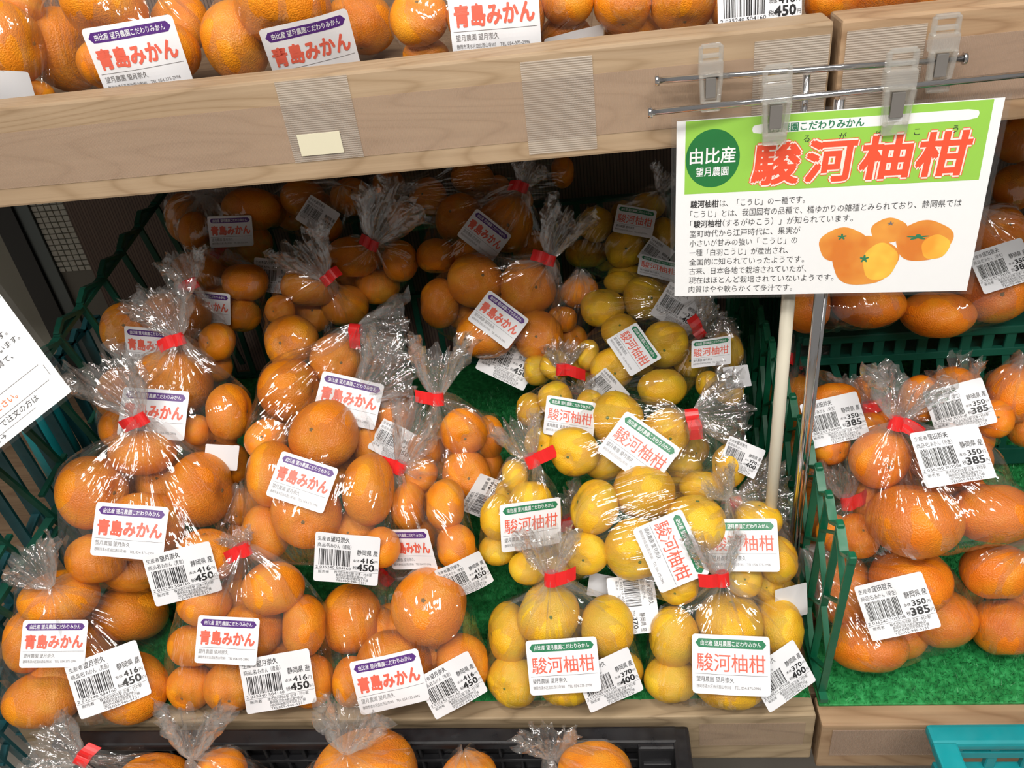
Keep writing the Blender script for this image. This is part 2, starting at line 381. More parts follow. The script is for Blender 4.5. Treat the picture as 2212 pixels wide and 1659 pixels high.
def sticker(pr, name, parent, bvh, ctr, x, y, ang, scale, lab=None, lift=.0012, zone='L'):
    """lays a printed sheet on the film under picture point x, y"""
    r = ray(x, y); rd = r.normalized(); hit = bvh.ray_cast(CAM, rd)
    if hit[0] is None:
        h2 = bvh.find_nearest(CAM + r * ((ctr - CAM).length / r.length)); c0 = h2[0]; nn = h2[1]
        c0 = CAM + r * ((c0 - CAM).dot(VIEW) / r.dot(VIEW))
    else: c0 = hit[0]; nn = hit[1]
    if nn.dot(rd) > 0: nn = -nn
    if name == 'name_label': tab = [(500, 100), (700, 110), (870, 138), (1100, 150), (1450, 153)]; w0 = .075
    else: tab = [(500, 92), (700, 106), (880, 118), (1240, 140), (1470, 146)]; w0 = .072
    pxw = {'T': 188, 'R': 142}.get(zone) or interp(tab, y)
    scale = scale * pxw * (c0 - CAM).dot(VIEW) / F / w0
    out = (c0 - ctr).normalized()
    nrm = (nn * .35 + out * .25 - rd * .75).normalized()
    a = math.radians(ang)
    ix = RIGHT * math.cos(a) - UPV * math.sin(a)
    ex = (ix - nrm * ix.dot(nrm)).normalized(); ey = nrm.cross(ex).normalized()
    A = []; B = []
    sw = .034 * scale; sh = .026 * scale
    for i in range(-4, 5):
        for j in range(-3, 4):
            px, py = sw * i / 4, sh * j / 3; q = c0 + ex * px + ey * py
            h = bvh.ray_cast(q + nrm * .06, -nrm, .09)
            if h[0] is not None: A.append((1, px, py, px * px, px * py, py * py)); B.append((h[0] - q).dot(nrm))
    if len(A) > 14:
        A = np.array(A); B = np.array(B)
        reg = np.diag([0, .02, .02, 2e-5, 2e-5, 2e-5]); co = np.linalg.solve(A.T @ A + reg, A.T @ B)
        co[3] = min(max(co[3], -7), 2); co[5] = min(max(co[5], -5), 2); co[4] = min(max(co[4], -4), 4)
        res = B - A @ co; co[0] += max(0, np.percentile(res, 99))
    else: co = np.array([0, 0, 0, -2., 0, 0])
    s = scale * .001
    V = np.array(pr.v) * s; Z = np.array(pr.z) * .001
    wx = V[:, 0]; wy = V[:, 1]; rr = random.random() * 6
    hgt = co[0] + co[1] * wx + co[2] * wy + co[3] * wx ** 2 + co[4] * wx * wy + co[5] * wy ** 2 + lift + Z
    hgt += .0007 * np.sin(wx * 110 + wy * 60 + rr)
    inv = parent.matrix_basis.inverted(); e = np.array([list(ex), list(ey), list(nrm)])
    W = np.array(list(c0)) + np.outer(wx, e[0]) + np.outer(wy, e[1]) + np.outer(hgt, e[2]) - np.array(list(parent.location))
    me = mesh_of(name, W.tolist(), pr.f, INKS, pr.m)
    return ob(name, me, parent, label=lab)

# ------------------------------------------------------------------ fruit shapes
def fruit_mesh(name, seed, m, lumpy):
    rng = random.Random(seed); bm = bmesh.new(); bmesh.ops.create_uvsphere(bm, u_segments=36, v_segments=22, radius=1)
    ph = [rng.uniform(0, 6.28) for _ in range(8)]; ribs = rng.choice([7, 8, 9, 10])
    for v in bm.verts:
        x, y, z = v.co; th = math.atan2(y, x); pol = math.acos(max(-1, min(1, z)))
        s = math.sin(pol); q = 1 + .022 * math.sin(2 * th + ph[0]) * s + .018 * math.sin(3 * th + ph[1]) * s + .015 * math.cos(3 * pol + ph[2])
        q += lumpy * .5 * math.sin(ribs * th + ph[3]) * s * max(0, abs(z) - .15) + lumpy * .55 * math.sin(4 * th + ph[4]) * math.sin(3 * pol + ph[5]) * s
        zz = z * .82 * (1 + (.05 * lumpy / .05 if z > 0 else 0) * .3)
        dip = .12 * math.exp(-(pol / .26) ** 2) + .09 * math.exp(-((math.pi - pol) / .24) ** 2)
        zz -= math.copysign(dip, z)
        v.co = Vector((x * q, y * q, zz * q))
    for f in bm.faces: f.smooth = True
    me = bpy.data.meshes.new(name); bm.to_mesh(me); bm.free(); me.materials.append(m)
    top = max(v.co.z for v in me.vertices if abs(v.co.x) < .05 and abs(v.co.y) < .05); return me, top
FR = {'A': [fruit_mesh('mandarin', 10 + i, M_OR, .025) for i in range(6)], 'H': [fruit_mesh('mandarin', 30 + i, M_OH, .02) for i in range(5)],
      'Y': [fruit_mesh('mandarin', 50 + i, M_YE, .055) for i in range(6)]}
def button_mesh(m):
    bm = bmesh.new(); n = 10; c = bm.verts.new((0, 0, .035)); ring = []
    for k in range(n):
        a = 2 * math.pi * k / n; r = .085 if k % 2 else .055; ring.append(bm.verts.new((r * math.cos(a), r * math.sin(a), .012)))
    low = [bm.verts.new((v.co.x * 1.05, v.co.y * 1.05, -.03)) for v in ring]
    for k in range(n):
        bm.faces.new((c, ring[k], ring[(k + 1) % n])); bm.faces.new((ring[k], low[k], low[(k + 1) % n], ring[(k + 1) % n]))
    me = bpy.data.meshes.new('stem_button'); bm.to_mesh(me); bm.free(); me.materials.append(m); return me
BTN = {'A': button_mesh(M_BTN), 'H': button_mesh(M_BTN), 'Y': button_mesh(M_BTNG)}

def interp(tab, y):
    if y <= tab[0][0]: return tab[0][1]
    for (a, b), (c, d) in zip(tab, tab[1:]):
        if y <= c: return b + (d - b) * (y - a) / (c - a)
    return tab[-1][1]
DL = [(350, 1.29), (400, 1.27), (500, 1.23), (600, 1.18), (700, 1.12), (800, 1.06), (900, 1.0), (1000, .955), (1100, .935), (1200, .925), (1300, .92), (1400, .93), (1500, .94)]
DR = [(300, 1.08), (500, 1.03), (640, .985), (700, .98), (850, .94), (900, .92), (1000, .87), (1100, .85), (1200, .88), (1300, .91), (1400, .93)]
ZS = CAMZ - .819               # top of the grass mat
def depth(zone, x, y):
    u = (x - CX) / F; v = (y - CY) / F
    if zone == 'L': return interp(DL, y) * (.8227 - .5647 * v) / (.8227 - .5647 * v + .0654 * u)
    if zone == 'R': return interp(DR, y)
    if zone == 'T': return .80 / ray(x, y).y
    if zone == 'B': return .475 / ray(x, y).y
PLACED = []
PASS = 0
def positions(fr, pos_names):
    """one distinct place word for each fruit of a bag, by where it sits"""
    xs = [f[0] for f in fr]; ys = [f[1] for f in fr]; cx = (min(xs) + max(xs)) / 2; cy = (min(ys) + max(ys)) / 2
    hw = max(1, (max(xs) - min(xs)) / 2); hh = max(1, (max(ys) - min(ys)) / 2)
    slots = dict(pos_names); res = [None] * len(fr)
    pairs = sorted(((f[0] - cx) / hw - s[0]) ** 2 + ((f[1] - cy) / hh - s[1]) ** 2 + 0 * i for i, f in enumerate(fr) for s in slots.values())
    cand = sorted((((f[0] - cx) / hw - s[0]) ** 2 + ((f[1] - cy) / hh - s[1]) ** 2, i, nme) for i, f in enumerate(fr) for nme, s in slots.items())
    used = set()
    for _, i, nme in cand:
        if res[i] is None and nme not in used: res[i] = nme; used.add(nme)
    return res
SLOTS = [('topmost', (0, -1)), ('upper left', (-.9, -.8)), ('upper right', (.9, -.8)), ('leftmost', (-1, 0)), ('central', (0, 0)),
         ('rightmost', (1, 0)), ('lower left', (-.9, .9)), ('lower right', (.9, .9)), ('lowest', (0, 1))]
NAMES = {'A': ('orange mandarin', 'orange'), 'H': ('early mandarin', 'orange'), 'Y': ('yellow citrus', 'yellow')}

def bag(kind, zone, desc, fruits, tie=None, tail=None, name=None, price=None, extra=None, dd=0., blank=None, tape=True, look=''):
    global PASS
    rng = random.Random(len(PLACED) * 13 + 5)
    nfront = len(fruits); fruits = list(fruits)
    if nfront >= 4 and zone in 'LR':
        xs = [f[0] for f in fruits]; ys = [f[1] for f in fruits]; mr = sum(f[2] + f[3] for f in fruits) / nfront / 2 * .86
        for _ in range(3):
            best = None
            for gx in range(9):
                for gy in range(9):
                    x = min(xs) + (max(xs) - min(xs)) * gx / 8; y = min(ys) + (max(ys) - min(ys)) * gy / 8
                    dmin = min(math.hypot(x - f[0], y - f[1]) - (f[2] + f[3]) / 2 for f in fruits)
                    # keep inside the outline of the front fruit
                    ins = sum(1 for q in range(8) if any((f[0] - x) * math.cos(q * .785) + (f[1] - y) * math.sin(q * .785) > mr * .55 for f in fruits))
                    if ins == 8 and (best is None or dmin > best[0]): best = (dmin, x, y)
            if best and best[0] > -mr * .55: fruits.append((best[1], best[2], mr, mr * .94))
            else: break
    # depths
    ds = []; loc = []
    for (x, y, rx, ry, *_) in fruits:
        rp = (rx + ry) / 2; d = depth(zone, x, y) + dd
        for _it in range(3):
            c = P(x, y, d); R = rp * d / F
            for (c2, R2) in loc + PLACED:
                v = c2 - c; lat = (v - ray(x, y).normalized() * v.dot(ray(x, y).normalized())).length
                S = .90 * (R + R2)
                if lat < S:
                    need = (c2 - CAM).length + math.sqrt(S * S - lat * lat); cur = (c - CAM).length
                    if cur < need and abs(cur - (c2 - CAM).length) < S: d *= min(need / cur, 1.09); c = P(x, y, d); R = rp * d / F
        if zone == 'R':
            for _q in range(40):
                if x < 1870 and y > 760 and c.x - R < .213: d *= 1.01; c = P(x, y, d); R = rp * d / F
        if zone == 'L' or zone == 'R':
            zmin = ZS + R * .86
            if c.z < zmin: d *= (CAMZ - zmin) / (CAMZ - c.z); c = P(x, y, d); R = rp * d / F
        ds.append(d); loc.append((c, R))
    base = sum((c for c, _ in loc), Vector()) / len(loc); zb = min(c.z - R for c, R in loc); base = Vector((base.x, base.y, zb))
    fname, colr = NAMES[kind]
    pn = positions(fruits[:nfront], SLOTS) + ['half hidden', 'deep lying', 'farthest inside'][:len(fruits) - nfront]
    hullpts = []
    for i, (x, y, rx, ry, *rot) in enumerate(fruits):
        d = ds[i]; c, R = loc[i]; wx = rx * d / F; wy = ry * d / F
        me, topz = rng.choice(FR[kind]); mn, mxr = min(wx, wy), max(wx, wy)
        if mn / mxr < .92:
            ax = (UPV if ry < rx else RIGHT); a = math.radians(rot[0]) if rot else 0.
            ax = (ax * math.cos(a) + (RIGHT if ry < rx else -UPV) * math.sin(a)).normalized()
            ax = (ax * rng.choice([1, -1]) - VIEW * rng.uniform(-.1, .35)).normalized(); s = (mxr, mxr, max(mn, mxr * .7) / .84)
        else:
            t = rng.uniform(0, 6.28); ax = (-VIEW + (RIGHT * math.cos(t) + UPV * math.sin(t)) * rng.uniform(.15, .6)).normalized(); s = ((wx + wy) / 2 * 1.02,) * 3
        q = ax.to_track_quat('Z', 'X').to_matrix().to_4x4() @ Matrix.Rotation(rng.uniform(0, 6.28), 4, 'Z')
        m4 = Matrix.Translation(c) @ q @ Matrix.Diagonal((*s, 1))
        fo = ob('mandarin', me, None, '%s %s in the %s' % (pn[i], fname, desc), 'mandarin', 'mandarins in the ' + desc, mw=m4)
        ob('stem_button', BTN[kind], fo, mw=Matrix.Translation((0, 0, topz - .005)))
        for v in list(me.vertices)[::5]: hullpts.append(m4 @ (v.co * 1.035))
    PLACED.extend(loc)
    root = ob('mandarin_bag', None, None, ('clear bag of %s fruit: %s%s' % (colr, desc, look)), 'bag', loc=base)
    # tie point
    if tie is None:
        top = min(range(len(fruits)), key=lambda i: fruits[i][1]); tx, ty = fruits[top][0], fruits[top][1] - fruits[top][3] * 1.1; tape = False
    else: tx, ty = tie
    near = sorted(range(len(fruits)), key=lambda i: (fruits[i][0] - tx) ** 2 + (fruits[i][1] - ty) ** 2)[0]
    dn = math.hypot(fruits[near][0] - tx, fruits[near][1] - ty) / ((fruits[near][2] + fruits[near][3]) / 2)
    dt = ds[near] - loc[near][1] * (1.15 if dn < 1 else max(.15, 1.15 - (dn - 1) * 1.0))
    T = P(tx, ty, dt)
    # film body
    bm = bmesh.new()
    for p in hullpts: bm.verts.new(p)
    for k in range(6): bm.verts.new(T + Vector((math.cos(k), math.sin(k), 0)) * .004)
    bm.verts.ensure_lookup_table()
    r = bmesh.ops.convex_hull(bm, input=bm.verts[:])
    bmesh.ops.delete(bm, geom=list({g for g in r['geom_interior'] + r['geom_unused'] if isinstance(g, bmesh.types.BMVert)}), context='VERTS')
    bvh = BVHTree.FromBMesh(bm); bm.free()
    ctr = sum((c for c, _ in loc), Vector()) / len(loc)
    az = (T - ctr).normalized(); ax_ = az.orthogonal().normalized(); ay = az.cross(ax_)
    NU, NV = 84, 40; vs = []; uv = []; ph = [rng.uniform(0, 6.28) for _ in range(4)]; k1 = rng.choice([9, 11, 13]); k2 = rng.choice([17, 21, 26])
    for j in range(NV + 1):
        t = j / NV; pol = math.pi * (t ** 1.35)
        for i in range(NU + 1):
            a = 2 * math.pi * (i % NU) / NU; dr = az * math.cos(pol) + (ax_ * math.cos(a) + ay * math.sin(a)) * math.sin(pol)
            h = bvh.ray_cast(ctr, dr); rad = (h[0] - ctr).length if h[0] is not None else .05
            e = math.exp(-pol * 2.2) * (1 - math.exp(-pol * 9)); am = .016 * e + .0016
            rad += am * (.6 * math.sin(k1 * a + ph[0] + 1.3 * math.sin(pol * 2)) + .6 * math.sin(k2 * a + ph[1]) + .5 * math.sin(3 * a + ph[2] + pol * 5)) - am * .3
            vs.append(ctr + dr * rad - base); uv.append((i / NU, t))
    fs = [(j * (NU + 1) + i, j * (NU + 1) + i + 1, (j + 1) * (NU + 1) + i + 1, (j + 1) * (NU + 1) + i) for j in range(NV) for i in range(NU)]
    keep = []
    for f_ in fs:      # the side pressed into the heap or the turf stays open
        A_, B_, C_ = vs[f_[0]], vs[f_[1]], vs[f_[2]]; nn = (B_ - A_).cross(vs[f_[3]] - A_)
        mid = (A_ + C_) / 2 + base - ctr
        if nn.dot(mid) < 0: nn = -nn
        if nn.length < 1e-12 or nn.normalized().dot(VIEW) < .35: keep.append(f_)
    fs = keep
    ob('bag_film', mesh_of('bag_film', vs, fs, M_FILM, smooth=True, uv=uv), root)
    # gathered tail above the tie
    if tail:
        tdx, tdy, hw = tail; L = math.hypot(tdx, tdy) * dt / F * 1.12; W = hw * dt / F * 1.1
        dirw = (RIGHT * tdx - UPV * tdy).normalized() - VIEW * .22; dirw.normalize()
        sx = dirw.cross(VIEW).normalized(); sy = dirw.cross(sx).normalized()
        NU, NV = 110, 22; vs = []; uv = []; p = [rng.uniform(0, 6.28) for _ in range(8)]
        for j in range(NV + 1):
            t = j / NV
            for i in range(NU + 1):
                a = 2 * math.pi * (i % NU) / NU
                ln = L * (.84 + .12 * math.sin(2 * a + p[0]) + .07 * math.sin(5 * a + p[1]) + .05 * math.sin(11 * a + p[2]))
                rr = .004 + W * (t ** .85) * (1 + .10 * math.sin(3 * a + p[3]))
                g = min(1, t * 5) * (.24 - .08 * t)
                rr *= 1 + g * math.sin(13 * a + p[4] + 1.2 * math.sin(t * 5 + p[5])) + g * .7 * math.sin(23 * a + p[6] + 2 * math.sin(t * 4)) + .10 * t * math.sin(41 * a + p[7] + t * 9)
                bend = L * .14 * t * t * math.sin(p[2])
                z_ = .004 * t * math.sin(17 * a + t * 11 + p[1])
                vs.append(T - base + dirw * (ln * t + z_) + sx * (rr * math.cos(a) + bend) + sy * rr * math.sin(a) * .42); uv.append((i / NU, t))
        fs = [(j * (NU + 1) + i, j * (NU + 1) + i + 1, (j + 1) * (NU + 1) + i + 1, (j + 1) * (NU + 1) + i) for j in range(NV) for i in range(NU)]
        ob('gathered_end', mesh_of('gathered_end', vs, fs, M_TAIL, smooth=True, uv=uv), root)
        if tape:
            # band round the neck with a folded flag
            mb = MB(); n = 20; wd = .0075; rings = []
            tb = bmesh.new()
            for s_ in (-1, 1):
                for rad in (.0062, .0048):
                    rings.append([tb.verts.new(T - base + dirw * (s_ * wd) + sx * math.cos(2 * math.pi * k / n) * rad * 1.25 + sy * math.sin(2 * math.pi * k / n) * rad) for k in range(n)])
            o1, i1, o2, i2 = rings
            for k in range(n):
                q = (k + 1) % n
                for A_, B_ in ((o1, o2), (o2, i2), (i2, i1), (i1, o1)): tb.faces.new((A_[k], A_[q], B_[q], B_[k]))
            sd = 1 if rng.random() < .6 else -1
            fl = rng.uniform(.015, .026); rows = []
            up = dirw * wd; dn_ = rng.uniform(-.35, .35)
            for q in range(7):
                t = q / 6; pc = T - base + sx * sd * (.005 + fl * t) + dirw * dn_ * fl * t + (-VIEW) * (.0045 + .003 * math.sin(t * 4))
                rows.append([tb.verts.new(pc + up), tb.verts.new(pc - up), tb.verts.new(pc + up + VIEW * .0009), tb.verts.new(pc - up + VIEW * .0009)])
            for q in range(6):
                A_, B_ = rows[q], rows[q + 1]
                tb.faces.new((A_[0], A_[1], B_[1], B_[0])); tb.faces.new((A_[2], B_[2], B_[3], A_[3])); tb.faces.new((A_[0], B_[0], B_[2], A_[2])); tb.faces.new((A_[1], A_[3], B_[3], B_[1]))
            tb.faces.new((rows[0][0], rows[0][2], rows[0][3], rows[0][1])); tb.faces.new((rows[6][0], rows[6][1], rows[6][3], rows[6][2]))
            bmesh.ops.recalc_face_normals(tb, faces=tb.faces[:])
            me = bpy.data.meshes.new('closure_tape'); tb.to_mesh(me); tb.free(); me.materials.append(M_RED)
            ob('closure_tape', me, root, label='red closure tape with a folded flag')
    if name: sticker(PRINTS[('n', kind)], 'name_label', root, bvh, ctr, name[0], name[1], name[2], (name[3] if len(name) > 3 else 1.), lift=.0034, zone=zone)
    if price: sticker(PRINTS[('p', kind)], 'price_sticker', root, bvh, ctr, price[0], price[1], price[2], (price[3] if len(price) > 3 else 1.), lift=.0020, zone=zone)
    if blank: sticker(BLANK, 'price_sticker', root, bvh, ctr, blank[0], blank[1], blank[2], blank[3], lift=.001, zone=zone)
    return root

# ================================================================== the stand
YT = .706; ZT = CAMZ - .1545; YB = .55; ZB = CAMZ - .822
XG_T = PY(1806, 40, YT).x; XG_B = PY(1764, 1560, YB).x
def beam(lo, hi, m, label): 
    c = Vector(((lo[0] + hi[0]) / 2, (lo[1] + hi[1]) / 2, lo[2])); mb = MB(); mb.box([a - b for a, b in zip(lo, c)], [a - b for a, b in zip(hi, c)], .0025)
    r = ob('wooden_beam', None, None, label, 'beam', loc=c); mb.build('timber', m, r); return r
b1 = beam((-1.2, YT, ZT - .0895), (XG_T - .001, YT + .038, ZT), M_WOOD, 'long pale pine beam edging the upper shelf, with clear tape strips')
b2 = beam((XG_T + .004, YT - .004, ZT - .0895), (1.2, YT + .034, ZT + .001), M_WOODR, 'upper pine beam behind the hanging sign clips, past the joint')
b3 = beam((-.735, YB, ZB - .079), (XG_B - .001, YB + .036, ZB), M_WOODG, 'weathered pine beam along the lower shelf under the bags')
b4 = beam((XG_B + .004, YB - .006, ZB - .086), (1.2, YB + .03, ZB - .009), M_WOODR, 'lower reddish pine beam in front of bare green turf')
def strip(parent, x0, x1, z0, z1, Y, m, th=.0006, name='tape_strip', lab=None):
    mb = MB(); mb.box((x0, Y - th, z0), (x1, Y + .0001, z1)); me = mb.mesh(name, m)
    o = ob(name, me, parent, label=lab); me.transform(Matrix.Translation(-parent.location)); return o
def sx_(px, py, Y): return PY(px, py, Y).x
zz = lambda f: ZT - .0895 * f
strip(b1, -1.1, sx_(1640, 150, YT), zz(.80), zz(.24), YT, M_TAPEL, lab='long aged clear tape along the beam')
strip(b1, sx_(612, 250, YT), sx_(768, 250, YT), zz(.80), zz(.02), YT - .0007, M_TAPES, lab='ribbed clear tape patch')
strip(b1, sx_(1133, 230, YT), sx_(1285, 230, YT), zz(.93), zz(.07), YT - .0007, M_TAPES, lab='ribbed clear tape patch')
strip(b1, sx_(1628, 130, YT), sx_(1790, 110, YT), zz(.86), zz(.10), YT - .0007, M_TAPES, lab='ribbed clear tape patch')
strip(b1, sx_(644, 300, YT), sx_(738, 300, YT), zz(.74), zz(.53), YT - .0014, M_MASK, name='masking_tape_scrap', lab='torn cream masking tape scrap')
strip(b2, sx_(1822, 110, YT), sx_(1990, 110, YT), zz(.85), zz(.08), YT - .005, M_TAPES, lab='ribbed clear tape patch')
strip(b2, sx_(1990, 110, YT), 1.1, zz(.80), zz(.22), YT - .0045, M_TAPEL, lab='long aged clear tape along the beam')
strip(b3, sx_(1510, 1600, YB), sx_(1735, 1600, YB), ZB - .052, ZB - .012, YB, M_TAPEL, lab='dull clear tape strip')
strip(b4, sx_(1790, 1600, YB), 1.0, ZB - .062, ZB - .016, YB - .0065, M_TAPEL, lab='dull clear tape strip')
# shelf boards, walls
def solid(name, lo, hi, m, label=None, cat=None, kind=None, bev=.001, parent=None):
    c = Vector(((lo[0] + hi[0]) / 2, (lo[1] + hi[1]) / 2, lo[2])); mb = MB(); mb.box([a - b for a, b in zip(lo, c)], [a - b for a, b in zip(hi, c)], bev)
    return mb.build(name, m, parent, label=label, cat=cat, kind=kind, loc=c)
M_BOARD = wood('shelf_board_wood', (.20, .13, .08), (.12, .07, .04), (.26, .18, .11), 4.)
solid('shelf_board', (-1.2, YT + .0385, ZT - .05), (1.2, 1.34, ZT - .028), M_BOARD, 'dark upper shelf board carrying the top row of bags', 'shelf')
solid('shelf_board', (-1.2, YB + .037, ZS - .045), (1.2, 1.34, ZS - .0165), M_BOARD, 'lower shelf board underneath the green turf mat', 'shelf')
M_BROWN = mat('brown_mesh_wall', (.17, .115, .09), .7)
n, l, b = nt(M_BROWN); tc = n.new('ShaderNodeTexCoord'); ck = n.new('ShaderNodeTexBrick'); ck.offset = 0; ck.inputs['Scale'].default_value = 90.
ck.inputs['Color1'].default_value = (.19, .13, .10, 1); ck.inputs['Color2'].default_value = (.16, .11, .085, 1); ck.inputs['Mortar'].default_value = (.09, .06, .05, 1); ck.inputs['Mortar Size'].default_value = .08
l.new(tc.outputs['Object'], ck.inputs['Vector']); l.new(ck.outputs[0], b.inputs['Base Color'])
YW = 1.36
fl = solid('floor', (-3, -2.5, -.02), (3, 3, 0), mat('floor_tile', (.35, .32, .28), .4), kind='structure', bev=0)
xt0 = PY(62, 444, YW).x; xt1 = PY(138, 444, YW).x
wb = solid('wall_back', (xt1, YW, 0), (3, YW + .03, 2.7), M_BROWN, kind='structure', bev=0)
wt = solid('wall_left', (xt0, YW + .004, 0), (xt1, YW + .03, 2.7), mat('tile_grout', (.22, .21, .18), .8), kind='structure', bev=0)
tw = (xt1 - xt0) / 5; tm = MB().box((-tw / 2 + .0008, -.002, -tw * .42 + .0008), (tw / 2 - .0008, .002, tw * .42 - .0008), .0006, seg=1).mesh('tile', mat('cream_tile', (.55, .54, .47), .25))
for i in range(5):
    for j in range(26):
        o = ob('tile', tm, wt, loc=(-(xt1 - xt0) / 2 + tw * (i + .5), -.0145, .70 + tw * .84 * j))
xs = [PY(a, 444, YW).x for a in (-70, -22, 12, 30, 62)]
solid('trim_1', (-3, YW + .0, 0), (xs[1], YW + .03, 2.7), mat('cream_post', (.26, .25, .20), .5), kind='structure')
solid('trim_2', (xs[1], YW - .01, 0), (xs[3], YW + .03, 2.7), mat('black_rail', (.015, .015, .014), .4), kind='structure')
for q in range(4): pass
solid('trim_3', (xs[3], YW - .004, 0), (xs[4], YW + .03, 2.7), mat('grey_metal_post', (.12, .14, .14), .35, .6), kind='structure')

# ------------------------------------------------------------------ turf
def turf_mat():
    m = mat('turf', (.02, .22, .06), .45); n, l, b = nt(m); tc = n.new('ShaderNodeTexCoord')
    t = noise(n, l, tc.outputs['Object'], 140., 2); r = ramp(n, [(.25, (.008, .12, .03)), (.5, (.018, .24, .06)), (.75, (.05, .38, .12))])
    l.new(t.outputs[0], r.inputs[0]); l.new(r.outputs[0], b.inputs['Base Color']); return m
M_TURF = turf_mat()
def mat_turf(label, x0, x1, y0, y1, zt):
    root = ob('turf_mat', None, None, label, 'mat', loc=(0, y0, zt))
    mb = MB(); mb.box((x0, 0, -.006), (x1, y1 - y0, -.003), .0008); mb.build('backing', M_TURF, root)
    rs = np.random.RandomState(int(abs(x0) * 100) + 3); yv = min(y1, 1.2); area_ = (x1 - x0) * (yv - y0) * 1e4; N = int(area_ * 14)
    bx = rs.uniform(x0, x1, N); by = rs.uniform(0, yv - y0, N); an = rs.uniform(0, 6.283, N); hh = rs.uniform(.004, .008, N); ln = rs.uniform(.001, .006, N); wd = .0006
    a2 = rs.uniform(0, 6.283, N)
    V = np.zeros((N, 3, 3)); V[:, 0] = np.stack([bx - wd * np.cos(an), by - wd * np.sin(an), np.full(N, -.003)], 1); V[:, 1] = np.stack([bx + wd * np.cos(an), by + wd * np.sin(an), np.full(N, -.003)], 1)
    V[:, 2] = np.stack([bx + ln * np.cos(a2), np.maximum(by + ln * np.sin(a2), -.003), -.003 + hh], 1)
    me = bpy.data.meshes.new('turf_blades'); me.vertices.add(N * 3); me.vertices.foreach_set('co', V.ravel()); me.loops.add(N * 3); me.loops.foreach_set('vertex_index', np.arange(N * 3))
    me.polygons.add(N); me.polygons.foreach_set('loop_start', np.arange(N) * 3); me.materials.append(M_TURF); me.update(calc_edges=True)
    ob('turf_blades', me, root, kind='stuff')
mat_turf('green artificial turf mat showing between orange and yellow heaps', -.745, XG_B - .002, YB + .022, 1.3, ZS)
mat_turf('bright green artificial turf mat bare in front of deep orange bags', XG_B + .006, .95, YB + .017, 1.3, ZS - .0055)

# ------------------------------------------------------------------ crates
def lattice(x, y0, y1, z0, z1, root, m, name, w=.0055, rimteeth=True, lean=0., diamond=True, step=.034):
    mb = MB(); n = max(2, int((y1 - y0) / step)); th = .0024
    X = lambda z: x + lean * (z - z0)
    sd = Vector((1, 0, 0))
    for i in range(n + 1):
        y = y0 + (y1 - y0) * i / n
        mb.bar((X(z0), y + .012, z0), (X(z1), y - .012, z1), th * 1.2, w, sd)
        if diamond and i < n:
            k = 4
            for q in range(k):
                za = z0 + (z1 - z0) * (q + .15) / k; zb = z0 + (z1 - z0) * (q + .85) / k; off = lambda z: .012 - .024 * (z - z0) / (z1 - z0); yn = y + (y1 - y0) / n
                if (q + i) % 2: mb.bar((X(za), y + off(za), za), (X(zb), yn + off(zb), zb), th, w * .8, sd)
                else: mb.bar((X(za), yn + off(za), za), (X(zb), y + off(zb), zb), th, w * .8, sd)
    if rimteeth:
        for i in range(n):
            ya = y0 + (y1 - y0) * i / n - .012; yb = y0 + (y1 - y0) * (i + 1) / n - .012; ym = (ya + yb) / 2
            mb.bar((X(z1), ya, z1 + .003), (X(z1), ym, z1 - .012), th * 1.4, w * 1.1, sd); mb.bar((X(z1), ym, z1 - .012), (X(z1), yb, z1 + .003), th * 1.4, w * 1.1, sd)
            mb.box((X(z1) - .0035, ya - .004, z1 - .002), (X(z1) + .0035, ya + .005, z1 + .007), .001, seg=1)
    mb.bar((X(z0), y0, z0 + .004), (X(z0), y1, z0 + .004), .008, .006)
    return mb.build(name, m, root)
# right divider of the main bay and the crate floor, back and left wall
XD = .208
cr = ob('plastic_crate', None, None, 'dark green lattice crate holding orange and yellow bags of the main bay', 'crate', loc=(0, 0, ZS))
Z0 = .004
lattice(XD, .56, 1.27, Z0, .235, cr, M_CRATE2, 'lattice_side', w=.0075, step=.040)
XLW = -.715
def slotted(x0v, ya, yb, z0, z1n, root, m, name, step=.05, slope=.10, w=.011, horiz=True, z1f=None):
    z1f = z1n if z1f is None else z1f; ZR = lambda y: z1n + (z1f - z1n) * (y - ya) / (yb - ya)
    mb = MB(); n = int((yb - ya) / step); sd = Vector((1, 0, 0))
    for i in range(n + 1):
        y = ya + (yb - ya) * i / n; z1 = ZR(y); mb.bar((x0v, y + slope / 2, z0), (x0v, y - slope / 2, z1), .004, w, sd)
        if i < n:
            yn = y + (yb - ya) / n; zm = z0 + (z1 - z0) * (.42 if i % 2 else .62)
            mb.bar((x0v, y, zm), (x0v, yn, zm + .012), .004, w * .7, sd)
            mb.bar((x0v, y - slope / 2, z1), (x0v, y - slope / 2 + .02, z1 + .012), .005, .008, sd); mb.bar((x0v, y - slope / 2 + .02, z1 + .012), (x0v, yn - slope / 2, z1), .005, .008, sd)
    if horiz:
        for q in (0, .5, 1): mb.bar((x0v - .002, ya, z0 + (z1n - z0) * q), (x0v - .002, yb, z0 + (z1f - z0) * q), .012, .006, Vector((0, 0, 1)))
    return mb.build(name, m, root)
slotted(XLW, .60, 1.28, Z0, .289, cr, M_CRATE, 'slotted_side', z1f=.382, step=.062, w=.010)
mb = MB()
for i in range(26): mb.bar((XLW + .94 * i / 25, 1.29, Z0), (XLW + .94 * i / 25, 1.29, .30), .010, .004, Vector((0, 1, 0)))
for z in (Z0, .15, .30): mb.bar((XLW, 1.29, z), (XD, 1.29, z), .014, .006)
mb.build('slotted_back', M_CRATE, cr)
